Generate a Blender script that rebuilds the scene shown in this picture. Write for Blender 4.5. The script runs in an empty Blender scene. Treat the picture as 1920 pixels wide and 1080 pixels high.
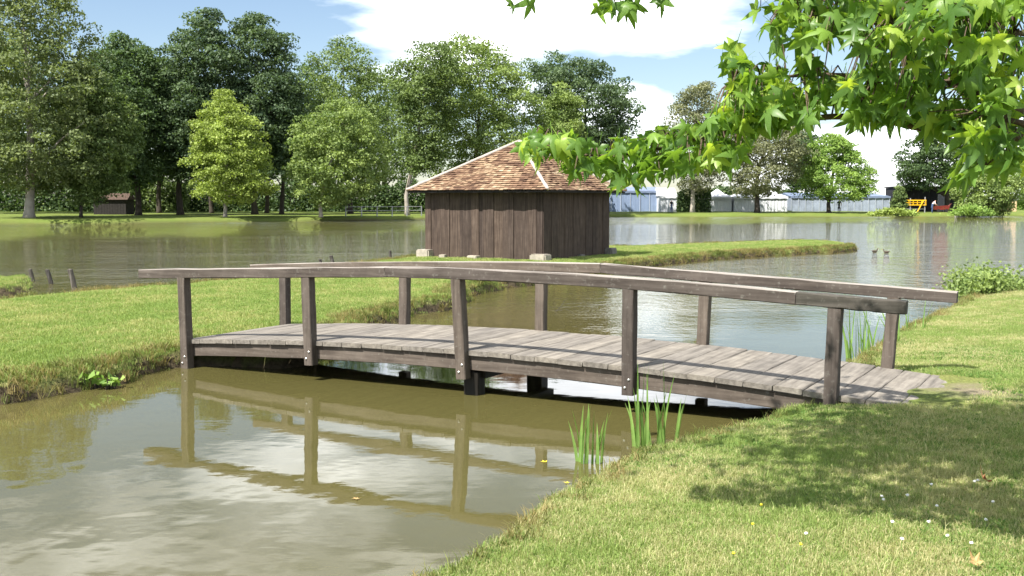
import bpy, bmesh, math, random
import numpy as np
from mathutils import Vector, Matrix, Quaternion, noise as mnoise

R = math.radians
rng = np.random.default_rng(7)
random.seed(7)
scene = bpy.context.scene
COL = scene.collection

# ------------------------------------------------------------------ camera
CAMZ, F, TILT = 2.06, 2050.0, math.atan(165 / 2050.0)
cam = bpy.data.cameras.new('camera')
cam.sensor_width = 36.0
cam.lens = 36.0 * F / 1920.0
cam.clip_start, cam.clip_end = 0.05, 9000.0
camo = bpy.data.objects.new('camera', cam)
COL.objects.link(camo)
camo.location = (0, 0, CAMZ)
camo.rotation_euler = (math.pi / 2 - TILT, 0, 0)
scene.camera = camo

# ------------------------------------------------------------------ sky, sun, exposure
SUN_EL, SUN_AZ = R(54), R(45)          # light travels towards +x +y
world = bpy.data.worlds.new('World')
scene.world = world
world.use_nodes = True
wt = world.node_tree
wt.nodes.clear()
def wn(t, **k):
    n = wt.nodes.new(t)
    for a, b in k.items():
        setattr(n, a, b)
    return n
sky = wn('ShaderNodeTexSky', sky_type='NISHITA', sun_disc=False)
sky.sun_elevation = SUN_EL
sky.sun_rotation = R(225)
sky.air_density, sky.dust_density, sky.ozone_density = 0.9, 0.6, 0.7
tc = wn('ShaderNodeTexCoord')
mp = wn('ShaderNodeMapping')
mp.inputs['Scale'].default_value = (2.2, 2.2, 8.0)
mp.inputs['Location'].default_value = (7.2, 5.82, 9.85)
cn = wn('ShaderNodeTexNoise', noise_dimensions='3D')
cn.inputs['Scale'].default_value = 1.15
cn.inputs['Detail'].default_value = 7
cn.inputs['Roughness'].default_value = 0.52
cr = wn('ShaderNodeValToRGB')
cr.color_ramp.elements[0].position = 0.49
cr.color_ramp.elements[1].position = 0.61
cloud_shade = wn('ShaderNodeTexNoise')
cloud_shade.inputs['Scale'].default_value = 2.3
cloud_shade.inputs['Detail'].default_value = 5
csr = wn('ShaderNodeMapRange')
csr.inputs['From Min'].default_value, csr.inputs['From Max'].default_value = 0.3, 0.7
csr.inputs['To Min'].default_value, csr.inputs['To Max'].default_value = 10.0, 20.0
ccol = wn('ShaderNodeMixRGB', blend_type='MULTIPLY')
ccol.inputs['Fac'].default_value = 1
ccol.inputs['Color1'].default_value = (0.96, 0.98, 1.0, 1)
mixc = wn('ShaderNodeMixRGB')
bg = wn('ShaderNodeBackground')
bg.inputs['Strength'].default_value = 0.07
wo = wn('ShaderNodeOutputWorld')
L = wt.links.new
L(tc.outputs['Generated'], mp.inputs['Vector'])
L(mp.outputs['Vector'], cn.inputs['Vector'])
L(mp.outputs['Vector'], cloud_shade.inputs['Vector'])
L(cn.outputs['Fac'], cr.inputs['Fac'])
L(cloud_shade.outputs['Fac'], csr.inputs['Value'])
L(csr.outputs['Result'], ccol.inputs['Color2'])
L(cr.outputs['Color'], mixc.inputs['Fac'])
L(sky.outputs['Color'], mixc.inputs['Color1'])
L(ccol.outputs['Color'], mixc.inputs['Color2'])
L(mixc.outputs['Color'], bg.inputs['Color'])
L(bg.outputs['Background'], wo.inputs['Surface'])

sun = bpy.data.lights.new('sun', 'SUN')
sun.energy = 5.0
sun.angle = R(0.53)
sun.color = (1.0, 0.95, 0.87)
suno = bpy.data.objects.new('sun', sun)
COL.objects.link(suno)
sdir = Vector((math.sin(SUN_AZ) * math.cos(SUN_EL), math.cos(SUN_AZ) * math.cos(SUN_EL), -math.sin(SUN_EL)))
suno.rotation_euler = sdir.to_track_quat('-Z', 'Y').to_euler()
suno.location = (-20, -20, 40)

vs = scene.view_settings
vs.view_transform, vs.look, vs.gamma, vs.exposure = 'Standard', 'None', 1.0, 1.25
vs.use_curve_mapping = False
scene.cycles.max_bounces = 8
scene.cycles.transparent_max_bounces = 8
scene.cycles.use_denoising = True
scene.cycles.sample_clamp_indirect = 6.0

# ------------------------------------------------------------------ helpers
CT, ST = math.cos(TILT), math.sin(TILT)
def ray(px, py):
    u, v = (px - 960) / F, (540 - py) / F
    return Vector((u, CT + v * ST, -ST + v * CT))
def G(px, py, z=0.0):
    """point of the pixel's ray at height z"""
    r = ray(px, py)
    k = (z - CAMZ) / r.z
    return Vector((0, 0, CAMZ)) + r * k
def D(px, py, d):
    """point of the pixel's ray at distance y = d"""
    r = ray(px, py)
    return Vector((0, 0, CAMZ)) + r * (d / r.y)

def mesh_from(name, verts, faces, smooth=False):
    me = bpy.data.meshes.new(name)
    me.from_pydata([tuple(v) for v in verts], [], faces)
    if smooth:
        me.polygons.foreach_set('use_smooth', [True] * len(me.polygons))
    me.update()
    return me
def ob(name, me, mat=None, parent=None, loc=(0, 0, 0), rot=(0, 0, 0), scale=(1, 1, 1)):
    o = bpy.data.objects.new(name, me)
    COL.objects.link(o)
    if mat and me and len(me.materials) == 0:
        me.materials.append(mat)
    o.location, o.rotation_euler, o.scale = loc, rot, scale
    if parent:
        o.parent = parent
    return o
def tag(o, label=None, cat=None, group=None, kind=None):
    if label: o['label'] = label
    if cat: o['category'] = cat
    if group: o['group'] = group
    if kind: o['kind'] = kind
    return o
def thing(name, label, cat, loc=(0, 0, 0), rz=0, group=None):
    o = bpy.data.objects.new(name, None)
    COL.objects.link(o)
    o.location, o.rotation_euler = loc, (0, 0, rz)
    o.empty_display_size = 0.2
    return tag(o, label, cat, group)

class MB:
    """collects vertices and faces of one mesh"""
    def __init__(s):
        s.v, s.f = [], []
    def add(s, vs, fs):
        n = len(s.v)
        s.v += [Vector(p) for p in vs]
        s.f += [tuple(i + n for i in f) for f in fs]
    def box(s, x0, x1, y0, y1, z0, z1):
        s.add([(x0,y0,z0),(x1,y0,z0),(x1,y1,z0),(x0,y1,z0),(x0,y0,z1),(x1,y0,z1),(x1,y1,z1),(x0,y1,z1)],
              [(0,3,2,1),(4,5,6,7),(0,1,5,4),(1,2,6,5),(2,3,7,6),(3,0,4,7)])
    def tube(s, pts, rads, n=7, cap=True):
        pts = [Vector(p) for p in pts]
        rings = []
        for i, p in enumerate(pts):
            a = pts[max(0, i - 1)]; b = pts[min(len(pts) - 1, i + 1)]
            t = (b - a).normalized()
            u = t.orthogonal().normalized() if i == 0 else (u - t * u.dot(t)).normalized()
            w = t.cross(u)
            rings.append([p + (u * math.cos(2*math.pi*k/n) + w * math.sin(2*math.pi*k/n)) * rads[i] for k in range(n)])
        vs = [q for r in rings for q in r]
        fs = []
        for i in range(len(pts) - 1):
            for k in range(n):
                fs.append((i*n+k, i*n+(k+1) % n, (i+1)*n+(k+1) % n, (i+1)*n+k))
        if cap:
            fs.append(tuple(range(n - 1, -1, -1)))
            fs.append(tuple((len(pts)-1)*n + k for k in range(n)))
        s.add(vs, fs)
    def build(s, name, mat, parent=None, smooth=False, **k):
        return ob(name, mesh_from(name, s.v, s.f, smooth), mat, parent, **k)

def timber(path, w, h, ch=0.006, jit=0.003, seed=0):
    """squared timber with chamfered, slightly worn edges swept along a path in the xz plane (y is its width)"""
    rr = random.Random(seed)
    sec = [(-w/2+ch,-h/2),(w/2-ch,-h/2),(w/2,-h/2+ch),(w/2,h/2-ch),(w/2-ch,h/2),(-w/2+ch,h/2),(-w/2,h/2-ch),(-w/2,-h/2+ch)]
    vs, fs = [], []
    n = len(path)
    for i, p in enumerate(path):
        p = Vector(p)
        a = Vector(path[max(0, i-1)]); b = Vector(path[min(n-1, i+1)])
        t = (b - a).normalized()
        side = Vector((0, 1, 0)) - t * t.y
        side.normalize()
        up = side.cross(t) * -1
        if up.length < 1e-6: up = Vector((0, 0, 1))
        up = t.cross(side)
        for (a1, b1) in sec:
            vs.append(p + side * (a1 + rr.uniform(-jit, jit)) + up * (b1 + rr.uniform(-jit, jit)))
    for i in range(n - 1):
        for k in range(8):
            fs.append((i*8+k, i*8+(k+1) % 8, (i+1)*8+(k+1) % 8, (i+1)*8+k))
    fs.append(tuple(range(7, -1, -1)))
    fs.append(tuple((n-1)*8+k for k in range(8)))
    return vs, fs
def path_lin(a, b, n):
    a, b = Vector(a), Vector(b)
    return [a.lerp(b, i / n) for i in range(n + 1)]

# ------------------------------------------------------------------ materials
class NT:
    def __init__(s, name):
        s.m = bpy.data.materials.new(name)
        s.m.use_nodes = True
        s.t = s.m.node_tree
        s.t.nodes.clear()
        s.out = s.n('ShaderNodeOutputMaterial')
    def n(s, t, **k):
        nd = s.t.nodes.new(t)
        for a, b in k.items():
            if a.startswith('i_'):
                nd.inputs[a[2:].replace('_', ' ')].default_value = b
            else:
                setattr(nd, a, b)
        return nd
    def l(s, a, b):
        s.t.links.new(a, b)
    def noise(s, vec, scale, detail=4, rough=0.55):
        nd = s.n('ShaderNodeTexNoise')
        nd.inputs['Scale'].default_value = scale
        nd.inputs['Detail'].default_value = detail
        nd.inputs['Roughness'].default_value = rough
        if vec is not None: s.l(vec, nd.inputs['Vector'])
        return nd.outputs['Fac']
    def ramp(s, fac, stops):
        nd = s.n('ShaderNodeValToRGB')
        e = nd.color_ramp.elements
        while len(e) < len(stops): e.new(0.5)
        for k, (p, c) in enumerate(stops):
            e[k].position = p
            e[k].color = (*c, 1) if len(c) == 3 else c
        s.l(fac, nd.inputs['Fac'])
        return nd.outputs['Color']
    def mix(s, fac, a, b, mode='MIX'):
        nd = s.n('ShaderNodeMixRGB', blend_type=mode)
        for sock, v in ((nd.inputs['Fac'], fac), (nd.inputs['Color1'], a), (nd.inputs['Color2'], b)):
            if hasattr(v, 'is_output'): s.l(v, sock)
            else: sock.default_value = v if not isinstance(v, tuple) else ((*v, 1) if len(v) == 3 else v)
        return nd.outputs['Color']
    def rng(s, v, a, b, c, d):
        nd = s.n('ShaderNodeMapRange')
        s.l(v, nd.inputs['Value'])
        for k, x in zip(('From Min', 'From Max', 'To Min', 'To Max'), (a, b, c, d)):
            nd.inputs[k].default_value = x
        return nd.outputs['Result']
    def math(s, op, a, b=None):
        nd = s.n('ShaderNodeMath', operation=op)
        for sock, v in ((nd.inputs[0], a), (nd.inputs[1], b)):
            if v is None: continue
            if hasattr(v, 'is_output'): s.l(v, sock)
            else: sock.default_value = v
        return nd.outputs[0]
    def bump(s, h, strength, dist):
        nd = s.n('ShaderNodeBump')
        nd.inputs['Strength'].default_value = strength
        nd.inputs['Distance'].default_value = dist
        s.l(h, nd.inputs['Height'])
        return nd.outputs['Normal']
    def principled(s, col, rough=0.7, normal=None, spec=0.3, metal=0.0):
        p = s.n('ShaderNodeBsdfPrincipled')
        if hasattr(col, 'is_output'): s.l(col, p.inputs['Base Color'])
        else: p.inputs['Base Color'].default_value = (*col, 1)
        if hasattr(rough, 'is_output'): s.l(rough, p.inputs['Roughness'])
        else: p.inputs['Roughness'].default_value = rough
        p.inputs['Specular IOR Level'].default_value = spec
        p.inputs['Metallic'].default_value = metal
        if normal is not None: s.l(normal, p.inputs['Normal'])
        s.l(p.outputs['BSDF'], s.out.inputs['Surface'])
        return p
    def objcoord(s, scale=(1, 1, 1), randomise=True):
        t = s.n('ShaderNodeTexCoord')
        m = s.n('ShaderNodeMapping')
        m.inputs['Scale'].default_value = scale
        s.l(t.outputs['Object'], m.inputs['Vector'])
        if randomise:
            oi = s.n('ShaderNodeObjectInfo')
            mu = s.math('MULTIPLY', oi.outputs['Random'], 37.0)
            s.l(mu, m.inputs['Location'])
            s.rand = oi.outputs['Random']
        return m.outputs['Vector']
    def world(s):
        return s.n('ShaderNodeNewGeometry').outputs['Position']

def plain(name, col, rough=0.7, spec=0.3, vary=0.12, scale=6.0, metal=0.0):
    t = NT(name)
    v = t.objcoord()
    f = t.noise(v, scale, 5)
    c = t.ramp(f, [(0.25, tuple(x * (1 - vary) for x in col)), (0.75, tuple(min(1, x * (1 + vary)) for x in col))])
    t.principled(c, rough, t.bump(t.noise(v, scale * 8, 3), 0.15, 0.01), spec, metal)
    return t.m

def wood(name, dark, mid, light, along='x', rough=0.85, pale_top=0.0, lichen=0.0, rv=0.24):
    t = NT(name)
    sc = {'x': (1.2, 22, 22), 'y': (22, 1.2, 22), 'z': (22, 22, 1.2)}[along]
    v = t.objcoord(sc)
    g = t.noise(v, 1.0, 6, 0.62)
    c = t.ramp(g, [(0.25, dark), (0.5, mid), (0.78, light)])
    v2 = t.objcoord((1, 1, 1))
    b = t.noise(v2, 5.0, 5, 0.6)
    c = t.mix(0.55, c, t.ramp(b, [(0.3, (0.45, 0.44, 0.44)), (0.7, (1.0, 1.0, 1.0))]), 'MULTIPLY')
    c = t.mix(1.0, c, t.ramp(t.rand, [(0, (1 - rv, 1 - rv, 1 - rv * .95)), (1, (1 + rv, 1 + rv * .9, 1 + rv * .6))]), 'MULTIPLY')
    if lichen:
        f = t.ramp(t.noise(v2, 26.0, 4, 0.6), [(0.58, (0, 0, 0)), (0.74, (lichen,) * 3)])
        c = t.mix(f, c, (0.27, 0.265, 0.235))
    if pale_top:
        nz = t.n('ShaderNodeSeparateXYZ')
        t.l(t.n('ShaderNodeNewGeometry').outputs['True Normal'], nz.inputs[0])
        f = t.rng(nz.outputs['Z'], 0.5, 0.9, 0.0, pale_top)
        c = t.mix(f, c, t.ramp(g, [(0.3, (0.25, 0.225, 0.20)), (0.7, (0.42, 0.385, 0.35))]))
    t.principled(c, rough, t.bump(g, 0.5, 0.006), 0.2)
    return t.m

M = {}
M['bridge'] = wood('bridge_wood', (0.050, 0.040, 0.034), (0.105, 0.087, 0.074), (0.165, 0.14, 0.122), pale_top=0.7, lichen=0.35)
M['post'] = wood('post_wood', (0.050, 0.040, 0.034), (0.10, 0.083, 0.071), (0.15, 0.128, 0.112), along='z', lichen=0.25)
M['rail_dark'] = wood('dark_rail_wood', (0.03, 0.03, 0.025), (0.065, 0.06, 0.052), (0.11, 0.10, 0.09), lichen=0.2)
M['plank'] = wood('deck_wood', (0.088, 0.08, 0.07), (0.19, 0.172, 0.149), (0.29, 0.266, 0.232), along='y', lichen=0.3, rv=0.11)
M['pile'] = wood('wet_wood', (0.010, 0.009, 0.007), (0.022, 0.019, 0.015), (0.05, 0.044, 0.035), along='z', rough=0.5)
M['board'] = wood('hut_wood', (0.036, 0.026, 0.022), (0.070, 0.051, 0.042), (0.122, 0.094, 0.079), along='z')
M['stake'] = wood('stake_wood', (0.03, 0.028, 0.024), (0.07, 0.064, 0.056), (0.16, 0.15, 0.14), along='z', lichen=0.3)
M['bolt'] = plain('bolt_metal', (0.5, 0.5, 0.48), 0.4, 0.5, metal=0.8)
M['stone'] = plain('stone', (0.30, 0.27, 0.22), 0.9, scale=9, vary=0.3)
M['dark_stone'] = plain('dark_stone', (0.15, 0.14, 0.125), 0.9, scale=9, vary=0.3)
M['mortar'] = plain('hip_mortar', (0.34, 0.30, 0.265), 0.9, scale=8, vary=0.2)
M['dark_wood'] = plain('dark_wood', (0.022, 0.019, 0.017), 0.85, vary=0.4)
M['brown_roof'] = plain('brown_roof', (0.075, 0.05, 0.038), 0.9, vary=0.4)
M['white_canvas'] = plain('white_canvas', (0.58, 0.60, 0.63), 0.7, vary=0.05, scale=1.5)
M['blue_canvas'] = plain('blue_canvas', (0.20, 0.26, 0.38), 0.6, vary=0.08, scale=1.2)
M['blue_roof'] = plain('blue_grey_roof', (0.15, 0.19, 0.28), 0.55, vary=0.06, scale=1.0)
M['clear_sheet'] = plain('clear_sheet', (0.27, 0.31, 0.38), 0.3, 0.5, vary=0.25, scale=1.2)
M['frame_white'] = plain('white_frame', (0.42, 0.46, 0.52), 0.5)
M['black_cladding'] = plain('black_cladding', (0.018, 0.018, 0.022), 0.8, vary=0.4)
M['glass_dark'] = plain('dark_glass', (0.05, 0.06, 0.09), 0.1, 0.5)
M['yellow_paint'] = plain('yellow_paint', (0.75, 0.42, 0.015), 0.5, vary=0.1)
M['red_paint'] = plain('red_paint', (0.22, 0.035, 0.03), 0.5, vary=0.2)
M['grey_metal'] = plain('grey_metal', (0.35, 0.35, 0.36), 0.5, metal=0.3)
M['tyre'] = plain('tyre_rubber', (0.02, 0.02, 0.02), 0.8)
M['pale_wood'] = plain('pale_wood', (0.60, 0.43, 0.25), 0.8, vary=0.12)
M['concrete'] = plain('concrete', (0.42, 0.40, 0.36), 0.9, vary=0.15)
M['skin'] = plain('skin', (0.52, 0.30, 0.22), 0.6)
M['hair'] = plain('hair', (0.03, 0.02, 0.015), 0.6)
M['shirt'] = plain('pale_pink_shirt', (0.75, 0.58, 0.58), 0.8)
M['jeans'] = plain('jeans', (0.05, 0.08, 0.17), 0.8)
M['dark_cloth'] = plain('dark_clothing', (0.025, 0.025, 0.03), 0.8)
M['duck'] = plain('duck_feathers', (0.07, 0.055, 0.04), 0.7, vary=0.4, scale=20)
M['dry_leaf'] = plain('dry_leaf', (0.36, 0.24, 0.10), 0.7, vary=0.3, scale=30)
M['red_leaf'] = plain('russet_leaf', (0.36, 0.14, 0.06), 0.6, vary=0.3, scale=30)
M['petal_white'] = plain('clover_white', (0.75, 0.74, 0.70), 0.8)
M['petal_yellow'] = plain('flower_yellow', (0.8, 0.62, 0.03), 0.7)

def mat_leaf(name, c_lo, c_hi, trans=0.35, tcol=None, rough=0.55, spec=0.25, yellow=None):
    """leaf mass: colour varies per leaf through the 'tint' attribute"""
    t = NT(name)
    a = t.n('ShaderNodeAttribute', attribute_name='tint')
    c = t.ramp(a.outputs['Fac'], [(0.0, c_lo), (1.0, c_hi)])
    p = t.principled(c, rough, None, spec)
    tr = t.n('ShaderNodeBsdfTranslucent')
    k = tcol or (1.5, 1.6, 0.7)
    t.l(t.mix(1.0, c, k, 'MULTIPLY'), tr.inputs['Color'])
    mx = t.n('ShaderNodeMixShader')
    mx.inputs['Fac'].default_value = trans
    t.l(p.outputs['BSDF'], mx.inputs[1])
    t.l(tr.outputs['BSDF'], mx.inputs[2])
    t.l(mx.outputs['Shader'], t.out.inputs['Surface'])
    return t.m

def mat_ground(name, straw=0.4, worn=None):
    t = NT(name)
    w = t.world()
    f1 = t.noise(w, 0.9, 5)
    f2 = t.noise(w, 38.0, 6, 0.7)
    c1 = t.ramp(f2, [(0.3, (0.045, 0.065, 0.014)), (0.55, (0.12, 0.165, 0.035)), (0.75, (0.23, 0.27, 0.07))])
    c2 = t.ramp(f2, [(0.3, (0.09, 0.08, 0.03)), (0.55, (0.23, 0.22, 0.08)), (0.75, (0.36, 0.33, 0.15))])
    c = t.mix(t.rng(f1, 0.35, 0.7, 0.0, straw), c1, c2)
    # bare earth on the steep bank faces and under water
    g = t.n('ShaderNodeNewGeometry')
    s = t.n('ShaderNodeSeparateXYZ')
    t.l(g.outputs['Normal'], s.inputs[0])
    earth = t.ramp(t.noise(w, 14.0, 6, 0.7), [(0.3, (0.028, 0.022, 0.014)), (0.7, (0.11, 0.088, 0.055))])
    k = t.rng(s.outputs['Z'], 0.62, 0.86, 1.0, 0.0)
    c = t.mix(k, c, earth)
    if worn:
        vd = t.n('ShaderNodeVectorMath', operation='DISTANCE'); t.l(w, vd.inputs[0]); vd.inputs[1].default_value = (worn[0], worn[1], .3)
        k2 = t.rng(t.math('ADD', vd.outputs['Value'], t.math('MULTIPLY', t.noise(w, 3.0, 5), 1.2)), 0.75, 1.3, 0.85, 0.0)
        c = t.mix(k2, c, t.ramp(t.noise(w, 30.0, 5, .7), [(0.3, (0.13, 0.10, 0.07)), (0.7, (0.30, 0.25, 0.18))]))
    t.principled(c, 0.95, t.bump(f2, 0.8, 0.03), 0.1)
    return t.m
M['island_ground'] = mat_ground('island_ground', 0.35)
M['far_ground'] = mat_ground('far_ground', 0.25)

def mat_water():
    t = NT('pond_water')
    w = t.world()
    s = t.n('ShaderNodeSeparateXYZ')
    t.l(w, s.inputs[0])
    # open water further out is ruffled by the wind, the channel by the bridge is sheltered
    wind = t.rng(s.outputs['Y'], 16.0, 34.0, 0.0, 1.0)
    m1 = t.n('ShaderNodeMapping'); m1.inputs['Scale'].default_value = (1.5, 1.3, 1); m1.inputs['Rotation'].default_value = (0, 0, R(24))
    t.l(w, m1.inputs['Vector'])
    n1 = t.noise(m1.outputs['Vector'], 1.5, 2, 0.4)
    m2 = t.n('ShaderNodeMapping'); m2.inputs['Scale'].default_value = (1.6, 3.4, 1); m2.inputs['Rotation'].default_value = (0, 0, R(-8))
    t.l(w, m2.inputs['Vector'])
    n2 = t.noise(m2.outputs['Vector'], 1.6, 4, 0.6)
    vd = t.n('ShaderNodeVectorMath', operation='DISTANCE'); t.l(w, vd.inputs[0]); vd.inputs[1].default_value = (-3.4, 5.6, 0)
    gust = t.rng(vd.outputs['Value'], 1.2, 4.2, 0.0075, 0.0020)
    calm = t.math('MULTIPLY', n1, gust)
    small = t.math('MULTIPLY', n2, 0.0006)
    ruff = t.math('MULTIPLY', t.math('MULTIPLY', n2, wind), 0.026)
    m3 = t.n('ShaderNodeMapping'); m3.inputs['Scale'].default_value = (0.95, 0.62, 1); m3.inputs['Rotation'].default_value = (0, 0, R(6))
    t.l(w, m3.inputs['Vector'])
    n3 = t.noise(m3.outputs['Vector'], 1.25, 5, 0.68)
    m4 = t.n('ShaderNodeMapping'); m4.inputs['Scale'].default_value = (0.05, 0.22, 1)
    t.l(w, m4.inputs['Vector'])
    gusts = t.rng(t.noise(m4.outputs['Vector'], 1.0, 4), 0.38, 0.62, 0.45, 1.0)
    swell = t.math('MULTIPLY', t.math('MULTIPLY', t.math('MULTIPLY', n3, wind), gusts), 0.16)
    h = t.math('ADD', t.math('ADD', t.math('ADD', calm, small), ruff), swell)
    nb = t.bump(h, 1.0, 1.0)
    f = t.noise(w, 0.25, 4)
    c = t.ramp(f, [(0.3, (0.068, 0.062, 0.021)), (0.7, (0.086, 0.077, 0.027))])
    p = t.principled(c, 0.02, nb, 0.5)
    p.inputs['IOR'].default_value = 1.33
    return t.m
M['water'] = mat_water()

# ------------------------------------------------------------------ land
def sdist(poly, X, Y):
    P = np.array(poly)
    Q = np.roll(P, -1, 0)
    best = np.full(X.shape, 1e9)
    inside = np.zeros(X.shape, bool)
    for (ax, ay), (bx, by) in zip(P, Q):
        dx, dy = bx - ax, by - ay
        t = np.clip(((X - ax) * dx + (Y - ay) * dy) / (dx * dx + dy * dy + 1e-12), 0, 1)
        best = np.minimum(best, np.hypot(X - ax - t * dx, Y - ay - t * dy))
        c = ((ay > Y) != (by > Y)) & (X < (bx - ax) * (Y - ay) / (by - ay + 1e-12) + ax)
        inside ^= c
    return np.where(inside, best, -best)
def wob(X, Y, k=1.0):
    return (np.sin(1.7*k*X + 0.6*np.sin(1.1*k*Y)) * np.cos(1.3*k*Y + 0.8) + 0.5*np.sin(4.1*k*X + 2.2*np.sin(2.3*k*Y))
            * np.cos(3.7*k*Y) + 0.25*np.sin(9.3*k*X+1.3)*np.cos(8.1*k*Y+2*np.sin(3*k*X)))
def axis(*segs):
    out = [segs[0][0]]
    for a, b, st in segs:
        n = max(1, int(round((b - a) / st)))
        out += list(np.linspace(a, b, n + 1)[1:])
    return np.array(out)
LANDS = {}
def land(name, poly, xs, ys, hfun, mat, edge=0.1, lip=0.16):
    X, Y = np.meshgrid(xs, ys, indexing='ij')
    sd = sdist(poly, X, Y) + edge * wob(X, Y, 1.6) + edge * .4 * wob(X + 3, Y - 2, 4.7)
    H = hfun(X, Y)
    z = np.where(sd < 0, np.maximum(-0.7, sd * 1.6), 0)
    s1 = np.clip(sd / lip, 0, 1)
    s2 = np.clip((sd - lip) / 1.3, 0, 1)
    top = H * (0.76 * (s1 * (2 - s1)) + 0.24 * s2 * s2 * (3 - 2 * s2)) + 0.018 * wob(X, Y, 2.3) * s1
    Z = np.where(sd < 0, z, top)
    ok = sd > -0.75
    idx = -np.ones(X.shape, int)
    cell = ok[:-1, :-1] | ok[1:, :-1] | ok[:-1, 1:] | ok[1:, 1:]
    use = np.zeros(X.shape, bool)
    use[:-1, :-1] |= cell; use[1:, :-1] |= cell; use[:-1, 1:] |= cell; use[1:, 1:] |= cell
    idx[use] = np.arange(use.sum())
    V = np.stack([X[use], Y[use], Z[use]], 1)
    i, j = np.nonzero(cell)
    Fq = np.stack([idx[i, j], idx[i+1, j], idx[i+1, j+1], idx[i, j+1]], 1)
    me = quads_mesh(name, V, Fq)
    me.polygons.foreach_set('use_smooth', np.ones(len(me.polygons), bool))
    o = ob(name, me, mat)
    tag(o, kind='structure')
    LANDS[name] = (o, V, sd[use])
    return o
def quads_mesh(name, V, Fq):
    me = bpy.data.meshes.new(name)
    me.vertices.add(len(V))
    me.vertices.foreach_set('co', np.asarray(V, np.float32).ravel())
    me.loops.add(len(Fq) * 4)
    me.loops.foreach_set('vertex_index', np.asarray(Fq, np.int32).ravel())
    me.polygons.add(len(Fq))
    me.polygons.foreach_set('loop_start', np.arange(0, len(Fq) * 4, 4, dtype=np.int32))
    me.update(calc_edges=True)
    return me

def gp(px, py, z=0.0):
    p = G(px, py, z)
    return (p.x, p.y)

WORN = gp(1850, 735, .3)
M['near_ground'] = mat_ground('near_ground', 0.7, WORN)
near_shore = [gp(740, 1100, .22), gp(855, 1042, .22), gp(945, 990, .22), gp(1020, 930, .22), gp(1075, 890, .23), gp(1150, 850, .26),
              gp(1250, 816, .25), gp(1340, 796, .23), gp(1440, 780, .2), gp(1540, 745, .1), gp(1600, 702, .05), gp(1645, 668, .05), gp(1690, 632, .05),
              gp(1738, 603, .1), gp(1775, 586, .1), gp(1792, 572, .1), gp(1800, 562, .1), gp(1840, 550, .1), gp(1900, 542, .1), gp(1990, 530, 0.0)]
near_poly = [(-60, -70), (-30, -12), (-9, 0.5), (-3.2, 2.8), (-1.4, 4.1)] + near_shore + [(26, 31), (60, 44), (120, 60), (120, -70)]
def near_h(X, Y):
    return 0.30 + 0.05 * np.clip((8.5 - Y) / 5, -0.4, 1) + 0.05 * np.clip((X - 3) / 6, 0, 1) + 0.03 * np.exp(-((X - 4.2) ** 2 + (Y - 9.3) ** 2) / 2.0)
land('near_bank', near_poly, axis((-60, -3, 3), (-3, 7.2, .09), (7.2, 16, .22), (16, 120, 4)),
     axis((-70, 2, 3), (2, 14, .09), (14, 32, .22), (32, 64, 4)), near_h, M['near_ground'], edge=0.06, lip=0.13)

isl = [gp(-420, 800), gp(-150, 772), gp(0, 757), gp(100, 742), gp(220, 717), gp(310, 695), gp(372, 688), gp(470, 690), gp(565, 684),
       gp(640, 640), gp(687, 618), gp(747, 606), gp(793, 588), gp(843, 580), gp(877, 558), gp(943, 542), gp(1003, 535),
       gp(1060, 524), gp(1130, 512), gp(1221, 500), gp(1351, 486), gp(1477, 479), gp(1560, 475), gp(1606, 471), gp(1612, 466),
       gp(1560, 458, .1), gp(1490, 452, .2), gp(1350, 457, .2), gp(1200, 463, .2), gp(1040, 466, .2), gp(860, 470, .2), gp(795, 478, .2),
       gp(720, 489, .2), gp(640, 499, .2), gp(523, 519, .2), gp(313, 537, .2), gp(187, 547, .2), gp(0, 563, .2), gp(-300, 590, .2), gp(-600, 640, .1)]
land('island_bank', isl, axis((-16, 14, .14)), axis((8, 54, .14)), lambda X, Y: 0.30 + 0 * X, M['island_ground'], edge=0.12, lip=0.12)

bit = [gp(-200, 560), gp(0, 557), gp(40, 553), gp(62, 543), gp(58, 533), gp(20, 523, .2), gp(-20, 516, .2), gp(-250, 505, .2)]
land('side_bank', bit, axis((-24, -8, .16)), axis((19, 33, .16)), lambda X, Y: 0.34 + 0 * X, M['island_ground'], edge=0.06)

# far bank: shoreline, then rows of ground running back to the horizon
fs = [(-3000, 424), (-700, 424), (0, 420), (200, 419), (400, 417), (600, 415), (790, 412), (960, 409), (1140, 407), (1400, 406.5), (1700, 406), (1920, 405.5), (2600, 405), (4500, 405)]
shore = []
for (a, b) in zip(fs[:-1], fs[1:]):
    pa, pb = G(*a), G(*b)
    n = max(2, int((pb - pa).length / 2.0))
    for k in range(n):
        p = pa.lerp(pb, k / n)
        shore.append((p.x, p.y + 0.5 * math.sin(p.x * 0.41) + 0.3 * math.sin(p.x * 1.3)))
rows = [(-1.2, -.9), (-.15, -.05), (.15, .22), (.6, .36), (2, .42), (6, .46), (14, .5), (30, .55), (70, .6), (200, .7), (800, .9), (4200, 1.0)]
V, Fq = [], []
for (d, z) in rows:
    for i, (x, y) in enumerate(shore):
        V.append((x * (1 + d / 1500), y + d, z + (0.03 * math.sin(x * .7 + d) if z > 0 else 0)))
ns = len(shore)
for r_ in range(len(rows) - 1):
    for i in range(ns - 1):
        Fq.append((r_*ns+i, r_*ns+i+1, (r_+1)*ns+i+1, (r_+1)*ns+i))
fb = ob('far_bank', quads_mesh('far_bank', np.array(V), np.array(Fq)), M['far_ground'])
tag(fb, kind='structure')
SHX = np.array([p[0] for p in shore]); SHY = np.array([p[1] for p in shore])
def shore_y(x): return float(np.interp(x, SHX, SHY))

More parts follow.
